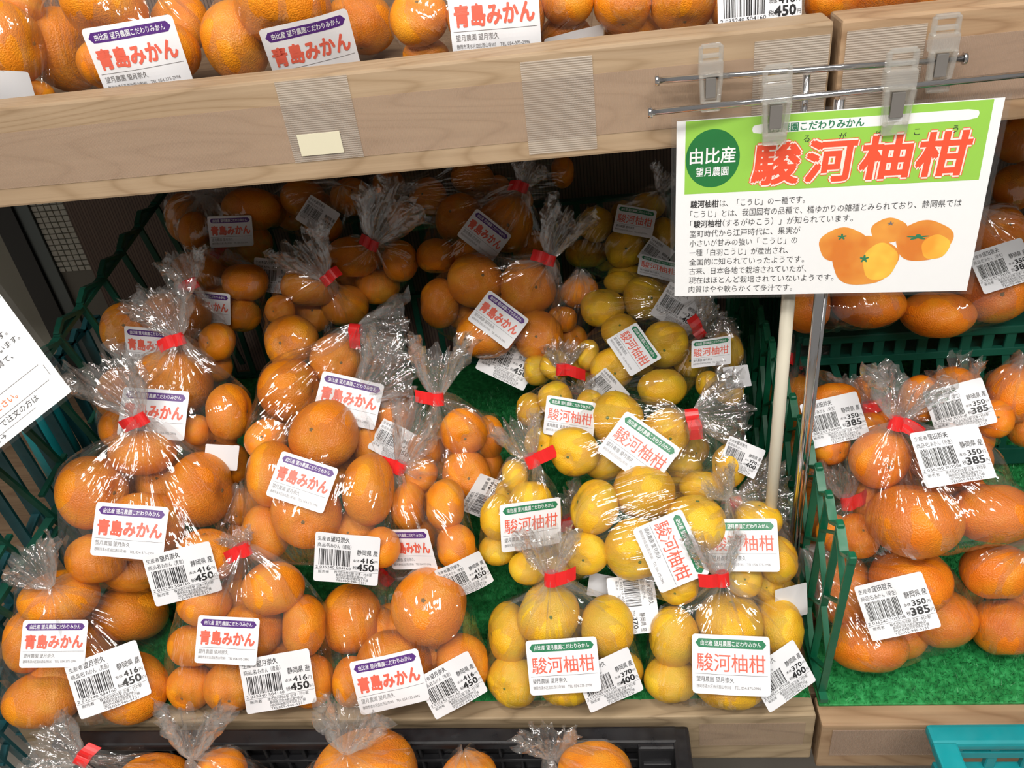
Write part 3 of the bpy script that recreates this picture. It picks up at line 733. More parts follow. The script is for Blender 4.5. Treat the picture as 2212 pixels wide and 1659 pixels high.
# neighbouring dark teal crate left of the heap
cl = ob('plastic_crate', None, None, 'dark teal slotted crate half hidden beneath the tilted white card', 'crate', loc=(0, 0, ZS))
slotted(-.80, .62, 1.1, -.16, .25, cl, M_TEALD, 'slotted_side', step=.035, slope=.02, w=.017)
slotted(-.752, .30, .60, -.22, .20, cl, M_TEALD, 'slotted_end', step=.02, slope=.05, w=.012)
mb = MB(); mb.tube([(-.835, .93, .02), (-.835, .93, .27)], .03, 20); mb.tube([(-.835, .93, .262), (-.835, .93, .285)], [.036, .034], 20); mb.build('corner_post', M_TEAL, cl)
mb = MB()
for i in range(14): mb.box((-.97 + .012 * i, .45, -.05), (-.964 + .012 * i, 1.1, -.045))
mb.build('slotted_floor', M_TEALD, cl)
# raised crate at the back of the right bay
YU = .94; r0 = PY(1720, 705, YU); 
cu_ = ob('plastic_crate', None, None, 'green crate with wavy slots raised behind deep orange bags', 'crate', loc=(.55, YU, ZS))
zr = PY(1990, 712, YU).z - ZS; mb = MB()
mb.box((-.30, -.004, zr - .012), (.5, .03, zr), .002); mb.box((-.30, -.002, zr - .045), (.5, .006, zr - .034), .001); mb.box((-.30, -.002, 0.002), (.5, .006, .03), .001)
for i in range(30):
    x = -.29 + i * .0268
    mb.box((x, -.001, zr - .036), (x + .013, .004, zr - .010), .001, seg=1)
    xm = x + .006 * math.sin(i * 2.1)
    mb.bar((x + .004, .002, zr - .04), (xm + .012, .002, zr - .075), .009, .004, Vector((0, 1, 0))); mb.bar((xm + .012, .002, zr - .075), (x + .002, .002, zr - .12), .011, .004, Vector((0, 1, 0)))
    mb.bar((x + .002, .002, zr - .12), (x + .006, .002, .01), .009, .004, Vector((0, 1, 0)))
mb.box((-.30, -.001, zr - .128), (.5, .005, zr - .116), .001)
mb.build('slotted_front', M_CRATE, cu_)
mb = MB(); mb.box((-.30, .006, zr - .05), (.5, .38, zr - .045), .001); mb.build('tray', M_CRATE, cu_)
mb = MB()
for i in range(12): mb.box((-.304, .03 * i + .01, .003), (-.298, .03 * i + .024, zr), .001, seg=1)
mb.box((-.305, 0, zr - .01), (-.297, .38, zr), .001); mb.build('slotted_side', M_CRATE, cu_)
# black crate below the beam
YK = .528; pk = PY(1488, 1574, YK); zk = pk.z; xk = pk.x
ck_ = ob('plastic_crate', None, None, 'black plastic crate under the lower beam holding more bags', 'crate', loc=(0, 0, zk))
mb = MB(); mb.box((-.66, YK - .016, -.012), (xk - .012, YK + .004, 0), .003); mb.box((-.66, YK - .002, -.30), (xk - .012, YK + .002, -.012))
for i in range(34):
    x = -.55 + i * .0225
    if x < xk - .03: mb.box((x, YK - .008, -.13), (x + .004, YK - .002, -.012), .0008, seg=1)
for z in (-.045, -.075): mb.box((-.56, YK - .010, z), (xk - .01, YK - .002, z + .005), .0008, seg=1)
mb.build('rear_wall', M_BLACK, ck_)
mb = MB(); mb.box((xk - .018, .12, -.012), (xk, YK + .004, 0), .004); mb.box((xk - .010, .12, -.30), (xk - .006, YK, -.01))
mb.box((xk - .055, YK - .022, -.10), (xk - .015, YK - .012, -.002), .003); mb.box((xk - .05, YK - .026, -.03), (xk - .02, YK - .02, -.024), .001); mb.box((xk - .05, YK - .026, -.095), (xk - .02, YK - .02, -.089), .001)
for i in range(10): mb.box((xk - .012, .15 + .035 * i, -.28), (xk - .001, .156 + .035 * i, -.012), .001, seg=1)
mb.build('side_wall', M_BLACK, ck_)
mb = MB(); mb.box((-.56, .12, -.30), (xk - .008, YK, -.296)); mb.build('crate_floor', M_BLACK, ck_)
# teal crate bottom right
pt = P(2035, 1583, .80); ct = ob('plastic_crate', None, None, 'bright teal crate poking into the bottom right corner of the picture', 'crate', loc=pt)
mb = MB(); mb.box((-.012, -.012, -.012), (.42, .010, 0), .004); mb.box((-.012, -.33, -.012), (.010, -.010, 0), .002)
mb.box((-.006, -.008, -.11), (.42, .004, -.095), .001)
for i in range(12): mb.box((.012 + .034 * i, -.005, -.10), (.022 + .034 * i, .002, -.010), .001, seg=1)
mb.box((.0, -.006, -.034), (.42, .002, -.024), .001); mb.box((.0, -.006, -.062), (.42, .002, -.052), .001)
for i in range(8): mb.box((-.006, -.30 + .037 * i, -.11), (.002, -.285 + .037 * i, -.010), .001, seg=1)
mb.box((-.006, -.33, -.11), (.004, .004, -.09), .001); mb.build('rim_and_walls', M_TEAL, ct)

# ================================================================== bags
L = 'L'; R = 'R'; T = 'T'; B = 'B'
bag('A', L, 'bag stacked on the front left corner bag', [(309, 1139, 86, 78), (433, 1058, 64, 81), (200, 1063, 66, 80), (308, 975, 72, 52), (445, 1200, 64, 58), (208, 1205, 62, 55), (290, 1228, 68, 42)],
    tie=(305, 906), tail=(-75, -135, 62), name=(281, 1147, 5), price=(395, 1237, -12))
bag('A', L, 'bag at the very centre of the orange heap', [(700, 941, 76, 77), (663, 1110, 77, 72), (796, 1057, 56, 78), (588, 1023, 52, 72), (575, 1151, 52, 62), (826, 1182, 40, 45), (798, 955, 38, 46)],
    tie=(768, 866), tail=(118, -80, 66), name=(655, 1042, 18, .9), price=(750, 1202, 5))
bag('A', L, 'bag at the front left corner', [(283, 1324, 78, 62), (130, 1292, 80, 52), (124, 1464, 56, 46), (284, 1486, 79, 74), (94, 1508, 78, 58), (187, 1394, 62, 56), (63, 1381, 50, 68)],
    tie=(112, 1268), tail=(-60, -70, 50), tape=False, name=(120, 1389, 0, .85), price=(234, 1468, -18))
bag('A', L, 'second bag along the lower beam', [(589, 1270, 68, 56), (545, 1361, 70, 58), (441, 1304, 58, 46), (657, 1351, 48, 66), (418, 1394, 52, 46), (500, 1484, 60, 56), (411, 1484, 52, 50), (672, 1471, 50, 56)],
    tie=(527, 1187), tail=(-15, -40, 25), name=(495, 1381, 3, .86), price=(600, 1468, -9))
bag('A', L, 'third bag along the lower beam', [(928, 1309, 82, 84), (851, 1438, 86, 78), (759, 1337, 67, 73), (998, 1434, 60, 66), (760, 1471, 42, 55), (845, 1345, 42, 42)],
    tie=(838, 1250), tail=(75, -90, 52), name=(841, 1471, -14), price=(975, 1478, -27, .86))
bag('Y', L, 'front yellow bag beside the turf gap', [(1185, 1327, 68, 66), (1312, 1354, 60, 68), (1100, 1367, 46, 66), (1215, 1420, 54, 42), (1108, 1471, 57, 54), (1335, 1452, 50, 54), (1222, 1480, 58, 38)],
    tie=(1191, 1250), tail=(-2, -115, 50), name=(1217, 1436, -5), price=(1312, 1464, -22, .86))
bag('Y', L, 'front yellow bag beside the lattice divider', [(1576, 1345, 73, 60), (1681, 1353, 44, 72), (1455, 1374, 55, 65), (1448, 1466, 58, 48), (1575, 1475, 76, 44), (1695, 1450, 42, 50)],
    tie=(1560, 1250), tail=(-15, -100, 46), name=(1579, 1436, 2, 1.07), price=(1684, 1458, -31, .86))
bag('Y', L, 'biggest yellow bag lying across the heap', [(1391, 1060, 67, 60), (1503, 1131, 68, 62), (1374, 1185, 68, 70), (1285, 1097, 50, 62, 20), (1465, 1265, 44, 42), (1515, 1050, 46, 34)],
    tie=(1588, 1087), tail=(112, -18, 78), name=(1449, 1190, 66), price=(1368, 1306, 84, .86))
bag('Y', L, 'yellow bag right of the biggest one', [(1680, 1210, 42, 50), (1638, 1122, 50, 38), (1607, 1250, 38, 40), (1690, 1285, 34, 34)], tie=(1575, 1075), tail=(-40, -45, 30), tape=False, name=(1606, 1178, 1, .97), blank=(1702, 1290, 80, .6))
bag('Y', L, 'small yellow bag below the rear gap', [(1074, 1118, 38, 48), (1146, 1075, 44, 38), (1112, 1028, 30, 38), (1076, 1187, 42, 34), (1180, 1110, 35, 42)], tie=(1149, 995), tail=(-38, -88, 40), name=(1145, 1131, -4, .92))
bag('Y', L, 'yellow bag squeezed behind the front turf-side bag', [(1185, 1142, 38, 36), (1265, 1195, 46, 48), (1140, 1225, 42, 38), (1205, 1235, 40, 36)], tie=(1232, 1126), tail=(-32, -60, 38), blank=(1300, 1266, 12, .42))
bag('Y', L, 'yellow bag with tail pointing at the white pole', [(1329, 905, 60, 57), (1240, 975, 52, 56), (1440, 935, 54, 52), (1305, 1000, 45, 38), (1480, 1008, 38, 32), (1576, 1005, 36, 48)],
    tie=(1495, 897), tail=(108, -14, 66), name=(1380, 972, 36), price=(1610, 972, 20, .62))
bag('A', L, 'orange bag wedged low against the turf gap', [(962, 1090, 44, 56), (883, 1095, 36, 54), (907, 1025, 38, 38), (985, 1180, 44, 48), (900, 1160, 45, 42), (1010, 1215, 32, 40)],
    tie=(863, 1010), tail=(62, -125, 42), name=(895, 1178, -12, .8), price=(1001, 1237, -24, .75))
bag('A', L, 'orange bag with upright tail beside the turf gap', [(1001, 932, 53, 50), (1008, 1026, 56, 52), (1055, 945, 32, 50), (920, 972, 40, 36), (1060, 1010, 28, 40)], tie=(945, 862), tail=(-5, -125, 52), price=(1042, 1068, -62, .72))
bag('A', L, 'orange bag directly behind the central one', [(725, 778, 56, 58), (624, 844, 64, 72), (851, 894, 46, 54), (575, 951, 46, 46), (752, 900, 60, 52)], tie=(768, 712), tail=(110, 10, 62), name=(752, 866, 12, .98), price=(842, 970, 28, .7))
bag('A', L, 'orange bag with a greenish-topped big fruit', [(372, 828, 88, 74), (495, 889, 46, 64), (268, 855, 56, 62), (425, 929, 30, 34), (497, 1002, 42, 46), (250, 925, 34, 44)], tie=(386, 733), tail=(-35, -110, 58), name=(334, 895, 4), blank=(478, 985, 8, .55))
bag('Y', L, 'yellow bag with its label turned sideways', [(1437, 744, 52, 50), (1323, 795, 46, 47), (1431, 839, 52, 42), (1340, 715, 40, 38), (1492, 775, 38, 40), (1270, 768, 26, 34)],
    tie=(1511, 720), tail=(52, -42, 46), name=(1369, 758, 58, .85), price=(1316, 836, 48, .68))
bag('Y', L, 'small yellow bag with a round upright tail', [(1200, 862, 38, 38), (1145, 885, 32, 36), (1275, 872, 30, 30), (1165, 955, 34, 32), (1212, 930, 36, 30)], tie=(1248, 884), tail=(-8, -62, 32), name=(1228, 905, 8, .8))
bag('Y', L, 'yellow bag behind, tied beneath the grey wrinkled top', [(1200, 790, 34, 34), (1262, 800, 34, 34), (1160, 800, 30, 34)], tie=(1214, 798), tail=(0, -58, 34), dd=.03)
bag('Y', L, 'yellow bag right under the hanging sign', [(1302, 666, 50, 42), (1392, 645, 48, 45), (1500, 665, 38, 32), (1340, 610, 36, 26)], tie=(1500, 640), price=(1466, 668, 32, .95), name=(1420, 588, 14, .85))
bag('Y', L, 'dim yellow bag at the back of the heap', [(1350, 535, 44, 42), (1287, 485, 38, 38), (1266, 548, 46, 32), (1400, 445, 36, 30), (1432, 510, 28, 40), (1350, 592, 36, 20)], tie=(1425, 415), tail=(20, -45, 24), tape=False, name=(1370, 481, 12, .85), price=(1416, 548, 36, .7))
bag('Y', L, 'yellow bag pressed against the far divider', [(1568, 762, 36, 46), (1575, 845, 30, 32), (1530, 830, 26, 30)], tie=(1560, 700), name=(1538, 764, 4, .72), blank=(1590, 815, -8, .5), tape=False)
bag('A', L, 'orange bag tied beside the far left fruit', [(378, 684, 74, 56), (277, 711, 58, 58), (470, 738, 42, 40), (465, 790, 38, 36)], tie=(416, 613), tail=(-28, -62, 40), name=(330, 748, 4, .95))
bag('A', L, 'centre rear bag with two slanted stickers', [(1027, 606, 60, 60), (1140, 622, 60, 62), (1048, 722, 64, 54), (1163, 725, 56, 52), (950, 655, 44, 54)],
    tie=(1187, 562), tail=(34, -115, 42), name=(1076, 691, 37, .98), price=(1090, 789, 25, .98))
bag('A', L, 'bag with red tape in the shaded middle', [(668, 618, 60, 46), (745, 660, 52, 46), (630, 738, 60, 58), (605, 670, 32, 34)], tie=(706, 604), tail=(-62, -85, 52))
bag('A', L, 'shaded bag with a dark-navelled top fruit', [(1093, 483, 60, 60), (990, 470, 50, 54), (943, 553, 44, 38), (1010, 545, 35, 32), (1150, 540, 45, 42)], tie=(1130, 405), tail=(18, -50, 26), name=(1046, 509, 37, .95))
bag('A', L, 'left rear bag half under its own tail', [(530, 610, 50, 42), (427, 586, 56, 42), (520, 680, 44, 38), (459, 640, 40, 30)], tie=(486, 527), tail=(-60, -30, 40), name=(455, 662, 5, .85), price=(600, 592, 6, .85))
bag('A', L, 'shaded bag with the widest crinkled tail', [(763, 555, 60, 46), (864, 565, 38, 45), (700, 585, 30, 30), (815, 620, 50, 40)], tie=(806, 530), tail=(45, -110, 62))
bag('A', L, 'farthest left bag below the upper beam', [(420, 500, 32, 42), (545, 452, 62, 44), (400, 470, 40, 54), (548, 525, 42, 42), (480, 545, 45, 38)], tie=(440, 420), tail=(10, 60, 38), tape=False, name=(498, 498, 1, .9))
bag('A', L, 'dim rear bag with a tilted barcode', [(655, 428, 50, 40), (757, 425, 42, 42), (588, 455, 30, 36), (700, 490, 40, 34)], tie=(735, 400), tape=False, price=(687, 468, 33, .82))
bag('A', L, 'deepest bag below the upper beam', [(925, 425, 42, 40), (1020, 385, 48, 32), (870, 470, 34, 34), (1215, 372, 26, 34), (840, 400, 34, 36)], tie=(850, 420), tail=(10, -30, 34), tape=False)
bag('A', L, 'lone dark bag between both heaps', [(1252, 630, 42, 36), (1215, 690, 34, 30), (1235, 735, 36, 34)], tie=(1250, 590), tape=False)
bag('A', L, 'buried bag between the two front orange stacks', [(522, 1095, 42, 44), (528, 1160, 38, 42), (500, 1225, 34, 34)], tie=(516, 1050), tape=False, dd=.05)
# right bay
bag('H', R, 'bag with the largest fruit behind the price sticker', [(1974, 1125, 100, 82), (2144, 1109, 84, 68), (1852, 1157, 46, 50), (1900, 990, 62, 66), (2051, 990, 82, 66)], tie=(1936, 914), tail=(22, -105, 70), price=(2054, 986, -9, 1.04))
bag('H', R, 'lowest bag on the bare turf', [(1821, 1272, 64, 78), (1969, 1252, 86, 66), (2030, 1334, 76, 64), (1873, 1395, 82, 50)], price=(1937, 1310, -13, 1.0), tie=(1745, 1190), tape=False)
bag('H', R, 'bag cut by the picture edge over bare turf', [(2152, 1234, 74, 62), (2168, 1355, 68, 62), (2240, 1290, 60, 60)], tie=(2230, 1170), tape=False)
bag('H', R, 'bag whose tail rises behind the largest fruit', [(1990, 862, 48, 50), (2062, 845, 56, 52), (2148, 905, 40, 40), (2105, 950, 40, 36)], tie=(2074, 898), tail=(-50, -100, 62), price=(2072, 880, -14, .85))
bag('H', R, 'bag behind the diamond lattice', [(1712, 865, 42, 64), (1803, 868, 52, 42), (1796, 965, 42, 40), (1712, 985, 45, 44), (1750, 1040, 42, 40)], tie=(1727, 783), tail=(22, -50, 40), price=(1802, 908, -12, .85))
bag('H', R, 'half hidden bag low behind the lattice', [(1757, 1110, 40, 50), (1800, 1150, 36, 40), (1730, 1175, 34, 44)], tie=(1832, 1085), tail=(-22, -90, 34))
bag('H', R, 'bag at the far edge below the wavy crate', [(2190, 850, 56, 66), (2230, 930, 50, 40)], tie=(2215, 775), tape=False)
bag('H', R, 'bag with a tall crinkled top', [(1885, 925, 36, 34), (1930, 900, 40, 38), (1870, 850, 36, 40)], tie=(1874, 882), tail=(-15, -78, 46), dd=.05)
bag('H', R, 'bag on the raised crate behind the sign', [(1874, 655, 78, 48), (1744, 663, 50, 58), (1810, 600, 60, 50)], tie=(1800, 560), tape=False)
bag('H', R, 'bag on the raised crate beside the sign edge', [(2024, 680, 74, 42), (2150, 625, 72, 74), (2155, 500, 58, 62), (2060, 560, 60, 60)], tie=(2100, 450), tape=False, price=(2163, 577, -17, .80))
bag('H', R, 'dark bag high behind the sign edge', [(2195, 300, 50, 50), (2190, 405, 48, 48), (2250, 350, 50, 50)], tie=(2230, 230), tape=False)
# upper shelf
bag('A', T, 'upper shelf bag at the extreme left', [(25, 95, 56, 84), (45, 10, 46, 36), (75, 202, 40, 24), (-40, 160, 50, 50)], tape=False, tie=(-40, -60), blank=(5, 195, 10, .7))
bag('A', T, 'upper shelf bag with the first full label', [(225, 15, 88, 66), (355, 112, 76, 62), (135, 108, 70, 88), (390, 50, 64, 62), (230, 140, 60, 50)], tie=(250, -120), tape=False, name=(300, 122, -9, 1.0))
bag('A', T, 'upper shelf bag whose label sinks behind the beam', [(610, 10, 102, 74), (690, 118, 80, 56), (510, 88, 70, 84), (780, 50, 74, 64)], tie=(640, -130), tape=False, name=(674, 108, -11, 1.0))
bag('A', T, 'upper shelf bag with its label at the top edge', [(1070, 44, 106, 74), (905, 38, 62, 64), (1225, 8, 56, 46), (920, 118, 50, 20), (1222, 80, 56, 38)], tie=(1050, -140), tape=False, name=(1068, 36, -5, 1.04), blank=(1235, 112, -10, .7))
bag('A', T, 'upper shelf bag with a barcode sticker', [(1477, 8, 72, 54), (1345, 15, 64, 48), (1365, 66, 60, 34), (1600, 20, 66, 50)], tie=(1480, -120), tape=False, price=(1640, 4, -7, 1.0))
bag('H', T, 'upper shelf bag past the beam joint', [(1800, 5, 60, 34), (1905, -14, 80, 46), (2040, -14, 70, 44), (2160, -10, 60, 40)], tie=(1960, -150), tape=False)
# crate below
bag('A', B, 'lower crate bag with red tape at bottom left', [(330, 1690, 80, 50), (250, 1730, 70, 60)], tie=(178, 1640), tail=(-85, -52, 62))
bag('A', B, 'lower crate bag with thin standing tail', [(478, 1668, 56, 48), (560, 1720, 60, 50)], tie=(415, 1640), tail=(2, -118, 62), tape=False)
bag('A', B, 'lower crate bag with loose pinkish top', [(790, 1668, 112, 62), (690, 1720, 60, 60)], tie=(745, 1628), tail=(28, -108, 60), tape=False)
bag('A', B, 'small lower crate bag in the middle', [(1015, 1675, 62, 44), (980, 1740, 60, 50)], tie=(1000, 1625), tape=False)
bag('A', B, 'rightmost bag in the black crate', [(1285, 1665, 80, 54), (1200, 1730, 60, 50)], tie=(1195, 1640), tail=(-8, -66, 52), tape=False)

# ================================================================== hanging sign, rods, clips
k_ = .24
rr = [ray(1462, 262), ray(2172, 210), ray(2088, 628), ray(1457, 640)]
s_ = [.89856, .81549, .91693, 1.0]; pp = [r * s for r, s in zip(rr, s_)]
sc_ = k_ / (pp[1] - pp[0]).length; Q = [CAM + p * sc_ for p in pp]
O_ = Q[3]; U_ = ((Q[2] - Q[3]) + (Q[1] - Q[0])) / 2; V_ = ((Q[0] - Q[3]) + (Q[1] - Q[2])) / 2
wS = U_.length * 1000; hS = V_.length * 1000
# keep the true quadrilateral corners: bilinear map of millimetres on the sheet
def sheet(pr, inks, quad, w_, h_, name, parent, lift=0.):
    V = np.array(pr.v); Z = np.array(pr.z) * .001 + lift; q = [np.array(list(p)) for p in quad]
    u = (V[:, 0] / w_)[:, None]; v = (V[:, 1] / h_)[:, None]
    W = q[3] * (1 - u) * (1 - v) + q[2] * u * (1 - v) + q[1] * u * v + q[0] * (1 - u) * v
    nn = np.cross(q[2] - q[3], q[0] - q[3]); nn /= np.linalg.norm(nn)
    if nn @ np.array(list(VIEW)) > 0: nn = -nn
    W = W + Z[:, None] * nn - np.array(list(parent.location))
    return ob(name, mesh_of(name, W.tolist(), pr.f, inks, pr.m), parent)
sg = ob('hanging_sign', None, None, 'laminated white and lime green product sign hanging from two clear clips', 'sign', loc=Q[3])
M_FR1 = mat('printed_orange', (.84, .30, .035), .4); M_FR2 = mat('printed_yellow', (.87, .56, .05), .4)
for m_, a_, b_ in ((M_FR1, (.70, .20, .02), (.86, .40, .06)), (M_FR2, (.88, .36, .03), (.90, .68, .08))):
    n, l, b = nt(m_); tc = n.new('ShaderNodeTexCoord'); t = noise(n, l, tc.outputs['Object'], 28., 3); r = ramp(n, [(.35, a_), (.62, b_)]); l.new(t.outputs[0], r.inputs[0]); l.new(r.outputs[0], b.inputs['Base Color'])
SI = [M_CARD, M_INK, M_LIME, M_DGREEN, M_SRED, M_PINK, M_FR1, M_FR2, M_HGREEN, M_GREY]
p = Print(); w_, h_ = 100., 62.   # layout units: percent of width
p.rect(0, 0, w_, h_, 0, 0.)
p.rect(3.0, h_ - 24.5, 97., h_ - .3, 2, .06)
p.disc(12.3, h_ - 12.9, 9.1, 9.6, 3, .12)
p.text('由比産', 12.3, h_ - 14., 5.6, 0, .022, 15.4, .2, 'C'); p.text('望月農園', 12.3, h_ - 18.4, 3.3, 0, .014, 11., .2, 'C')
p.rect(25, h_ - 5.9, 93.5, h_ - 2.7, 0, .12, 20, 6, r=1.6)
p.text('望月農園こだわりみかん', 28.5, h_ - 5.4, 2.9, 8, .03, 31.5, .2)
for q, chh in enumerate('するがゆこう'): p.text(chh, 31.4 + q * 11.2, h_ - 9.3, 2.6, 1, .0, None, .2, 'C')
for q, chh in enumerate('駿河柚柑'):
    x = 33.2 + q * 17.2
    p.text(chh, x, h_ - 21.2, 14.3, 4, .086, 17.0, .10, 'C', .06); p.text(chh, x, h_ - 21.2, 14.3, 5, .070, 16.5, .18, 'C', .06); p.text(chh, x, h_ - 21.2, 14.3, 4, .038, 15.7, .26, 'C', .06)
def runs(y, items, x=5.2):
    for s, bd, wd in items:
        p.text(s, x, y, 2.75, 1, .03 if bd else 0., wd, .1); x += wd + .35
runs(h_ - 29.2, [('駿河柚柑', 1, 9.8), ('は、「こうじ」の一種です。', 0, 28.5)])
runs(h_ - 32.7, [('「こうじ」とは、我国固有の品種で、橘ゆかりの雑種とみられており、静岡県では', 0, 88.)])
runs(h_ - 36.2, [('「', 0, .9), ('駿河柚柑', 1, 9.8), ('（するがゆこう）」が知られています。', 0, 43.5)])
for q, (s, wd) in enumerate([('室町時代から江戸時代に、果実が', 38.), ('小さいが甘みの強い「 こうじ」の', 37.3), ('一種「白羽こうじ」が産出され、', 34.5), ('全国的に知られていったようです。', 40.2), ('古来、日本各地で栽培されていたが、', 41.2), ('現在はほとんど栽培されていないようです。', 50.8), ('肉質はやや軟らかくて多汁です。', 37.)]):
    runs(h_ - 39.7 - q * 3.46, [(s, 0, wd)])
bl = lambda a: 1 + .03 * math.sin(5 * a) + .02 * math.sin(3 * a + 1)
p.disc(72.0, h_ - 40.0, 5.7, 4.3, 6, .08, fn=bl); p.disc(57.6, h_ - 44.4, 7.8, 6.0, 6, .10, fn=bl); p.disc(83.6, h_ - 44.0, 8.9, 7.0, 6, .12, fn=bl)
p.disc(87.6, h_ - 46.2, 4.4, 4.2, 7, .14, fn=bl); p.disc(65.6, h_ - 50.4, 10.8, 8.7, 6, .16, fn=bl); p.disc(70.6, h_ - 50.8, 5.6, 6.6, 7, .18, fn=bl)
st = lambda a: 1 + .45 * math.sin(5 * a)
p.disc(57.2, h_ - 41.6, 1.1, .8, 8, .2, fn=st); p.disc(72.3, h_ - 37.6, .8, .5, 9, .2, fn=st); p.disc(81.6, h_ - 42.6, 2.6, .7, 8, .2, fn=st); p.disc(65.4, h_ - 49.6, 1.1, 1.0, 8, .24, fn=st)
sheet(p, SI, Q, w_, h_, 'printed_sheet', sg)
# laminate: clear border sheet
cq = sum(Q, Vector()) / 4; Q2 = [cq + (q - cq) * 1.035 for q in Q]
pl = Print(); pl.rect(0, 0, 100, 100, 0, 0., 2, 2); lam = sheet(pl, [M_LAM], Q2, 100, 100, 'laminate', sg, .0008)
lam2 = sheet(pl, [M_LAM], Q2, 100, 100, 'laminate', sg, -.0006)
# rods
Y1 = .672; ra = PY(1405, 243, Y1); rb_ = Vector((ra.x + .42, Y1, ra.z))
qa = ray(1403, 243); rbp = PY(2160, 166, Y1)
st2 = ob('sign_stand', None, None, 'chrome sign stand whose lower rod carries the lime green sign', 'stand', loc=ra)
e2 = Vector((rbp.x - ra.x, 0, rbp.z - ra.z)); e2 = e2 * 1.25
MB().tube([(0, 0, 0), tuple(e2)], .0026, 12).tube([(-.002, 0, 0), (.0015, 0, 0)], .0042, 12).build('crossbar', M_CHROME, st2)
jt = PY(1817, 212, Y1) - ra
mb = MB(); mb.tube([(jt.x, .003, jt.z - .001), (jt.x, .003, ZS - ra.z)], .0045, 14); mb.tube([(jt.x + .006, .005, jt.z - .1), (jt.x + .006, .005, ZS - ra.z)], .0022, 10); mb.build('upright', M_CHROME, st2)
mb = MB(); mb.tube([(jt.x, .003, ZS - ra.z + .0), (jt.x, .003, ZS - ra.z + .004)], .035, 24); mb.build('base_plate', M_CHROME, st2)
Y0 = .690; rc = PY(1420, 174, Y0); rdp = PY(2085, 126, Y0 - .012)
st1 = ob('sign_stand', None, None, 'second stand on an ivory pole, its chrome rod ending in empty clips', 'stand', loc=rc)
e1 = rdp - rc; MB().tube([(0, 0, 0), tuple(e1)], .0026, 12).tube([(-.002, 0, 0), (.0015, 0, 0)], .0042, 12).tube([tuple(e1 * .992), tuple(e1 * 1.004)], .0045, 12).build('crossbar', M_CHROME, st1)
j1 = PY(1741, 158, Y0) - rc; yy = -.003
mb = MB(); mb.tube([(j1.x, yy, j1.z), (j1.x, yy, j1.z - .10)], .0032, 12); mb.build('upper_tube', M_CHROME, st1)
wp = PY(1682, 640, Y0 + .02)
mb = MB(); mb.tube([(j1.x, yy, j1.z - .09), (j1.x, yy, ZS - rc.z)], .0062, 18); mb.build('ivory_pole', M_POLEW, st1)
mb = MB(); mb.tube([(j1.x, yy, ZS - rc.z + .0), (j1.x, yy, ZS - rc.z + .004)], .03, 24); mb.build('base_plate', M_POLEW, st1)
def clip(px, py, Y, sc, label, mirror=1):
    """clear plastic spring clip: top loop, hinge block, tapering jaws, grey grip window"""
    c = PY(px, py, Y); r = ob('sign_clip', None, None, label, 'clip', loc=c); s = sc
    def B_(lo, hi, bev): return MB().box([v * s for v in lo], [v * s for v in hi], bev * s)
    mb = MB()
    for (a, b_) in (((-.0095, 0, .006), (-.0095, 0, .021)), ((.0095, 0, .006), (.0095, 0, .021)), ((-.0095, 0, .021), (.0095, 0, .021)), ((-.0095, 0, .012), (.0095, 0, .012))):
        mb.bar([v * s for v in a], [v * s for v in b_], .004 * s, .005 * s, Vector((0, 1, 0)), .001 * s)
    mb.build('release_loop', M_CLIP, r)
    mb = MB(); mb.box([v * s for v in (-.0115, -.006, -.007)], [v * s for v in (.0115, .006, .008)], .0022 * s); mb.build('hinge_block', M_CLIP, r)
    mb = MB(); mb.bar((-.0095 * s, -.004 * s, -.005 * s), (-.0075 * s, -.002 * s, -.033 * s), .004 * s, .007 * s, Vector((0, 1, 0)), .001 * s); mb.bar((.0095 * s, -.004 * s, -.005 * s), (.0075 * s, -.002 * s, -.033 * s), .004 * s, .007 * s, Vector((0, 1, 0)), .001 * s)
    mb.box([v * s for v in (-.0095, -.006, -.040)], [v * s for v in (.0095, -.001, -.030)], .0018 * s); mb.box([v * s for v in (-.0085, .0015, -.038)], [v * s for v in (.0085, .0040, -.006)], .001 * s); mb.build('jaws', M_CLIP, r)
    mb = MB(); mb.box([v * s for v in (-.0048, -.0045, -.027)], [v * s for v in (.0048, -.0015, -.008)], .0006 * s); mb.build('grip_pad', M_GRIP, r)
clip(1677, 202, Y1 - .006, .98, 'clear plastic clip over the round green emblem side of the sign')
clip(1943, 172, Y1 - .010, 1.02, 'clear plastic clip gripping the sign above its big red title')
clip(1535, 148, Y0 - .004, .82, 'small empty clear clip on the ivory stand rod, before the wood grain')
clip(2038, 92, Y0 - .012, .90, 'empty clear clip near the tip of the ivory stand rod')

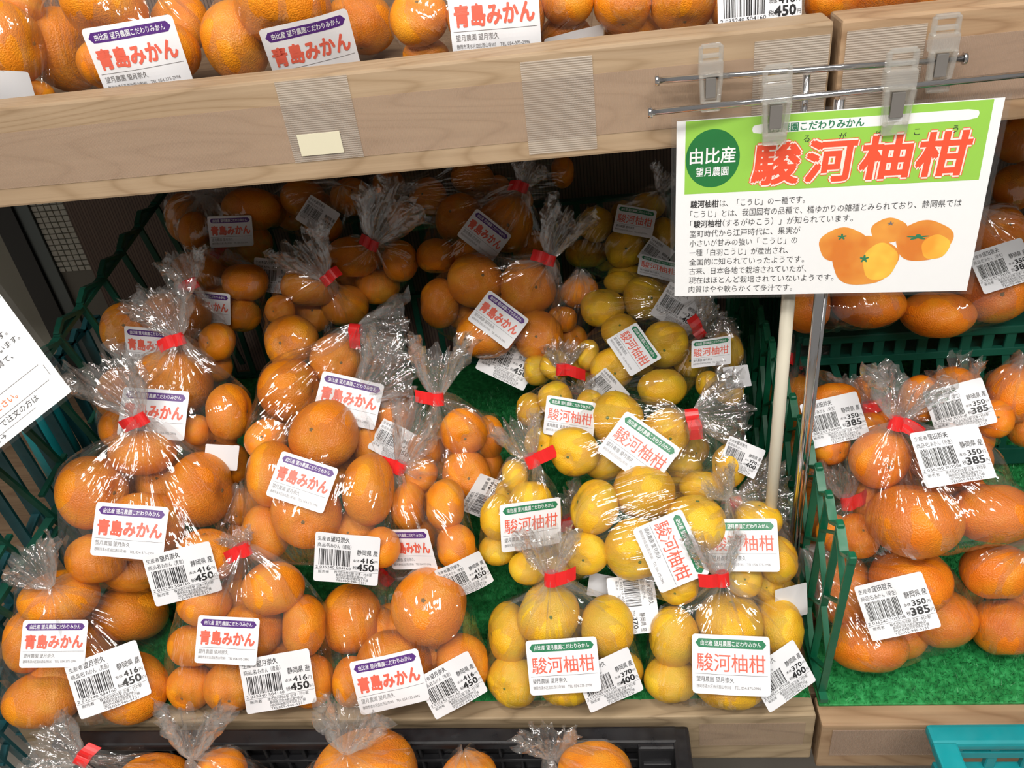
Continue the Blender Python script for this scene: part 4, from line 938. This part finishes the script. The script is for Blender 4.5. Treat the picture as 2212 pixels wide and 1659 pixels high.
# tilted white card at the left
cb = P(155, 845, .86); e1c = (P(155, 845, .86) - P(3, 965, .86)).normalized(); tmp = (P(30, 600, .87) - cb).normalized(); nrm = e1c.cross(tmp).normalized(); e2c = nrm.cross(e1c).normalized()
CWd, CHt = .20, .14
Qc = [cb - e1c * CWd + e2c * CHt, cb + e2c * CHt, cb, cb - e1c * CWd]
cd = ob('notice_card', None, None, 'tilted laminated white card with green leaves and black lettering beside the heap', 'sign', loc=cb)
M_LEAFP = mat('printed_leaf', (.01, .10, .03), .4); M_ORT = mat('orange_ink', (.85, .25, .12), .4)
p = Print(); WW, HH = 200., 140.; p.rect(0, 0, WW, HH, 0, 0.)
def rt(s, xr, y, h, ink=1, bd=.004): p.text(s, xr, y, h, ink, bd * 2 if bd > .01 else 0., None, .3, 'R')
rt('育てています。', 182, 91, 8.2); rt('とっています。', 190, 79, 8.2); rt('かんを育て、', 172, 67, 8.2); rt('です。', 130, 55, 8.2)
rt('ご利用ください。', 152, 31, 8.6, 3, .014); rt('で注文の方は', 168, 15, 8.2); rt('こちら→', 118, 4, 8.2)
for (x0, y0, x1, y1) in ((20, 24.2, 188, 24.8), (20, 44.2, 188, 44.8), (192, 28, 192.6, 41), (20, 9.8, 160, 10.3)): p.rect(x0, y0, x1, y1, 4, .2)
for k in range(6):
    a = math.radians(20 + 32 * k); cx_, cy_ = 176 + 12 * math.cos(a), 122 + 9 * math.sin(a); pts = []
    for t in range(12):
        th = 2 * math.pi * t / 12; lx, ly = 13 * math.cos(th), 3.6 * math.sin(th); pts.append((cx_ + lx * math.cos(a) - ly * math.sin(a), cy_ + lx * math.sin(a) + ly * math.cos(a)))
    p.add(pts, [tuple(range(12))], 2, .3)
p.disc(168, 106, 6, 8, 5, .25)
sheet(p, [M_CARD, M_INK, M_LEAFP, M_ORT, M_GREY, M_FR2], Qc, WW, HH, 'printed_sheet', cd)
cq = sum(Qc, Vector()) / 4; Q2 = [cq + (q - cq) * 1.07 for q in Qc]; sheet(pl, [M_LAM], Q2, 100, 100, 'laminate', cd, .0008)
print('objects', len(bpy.data.objects))
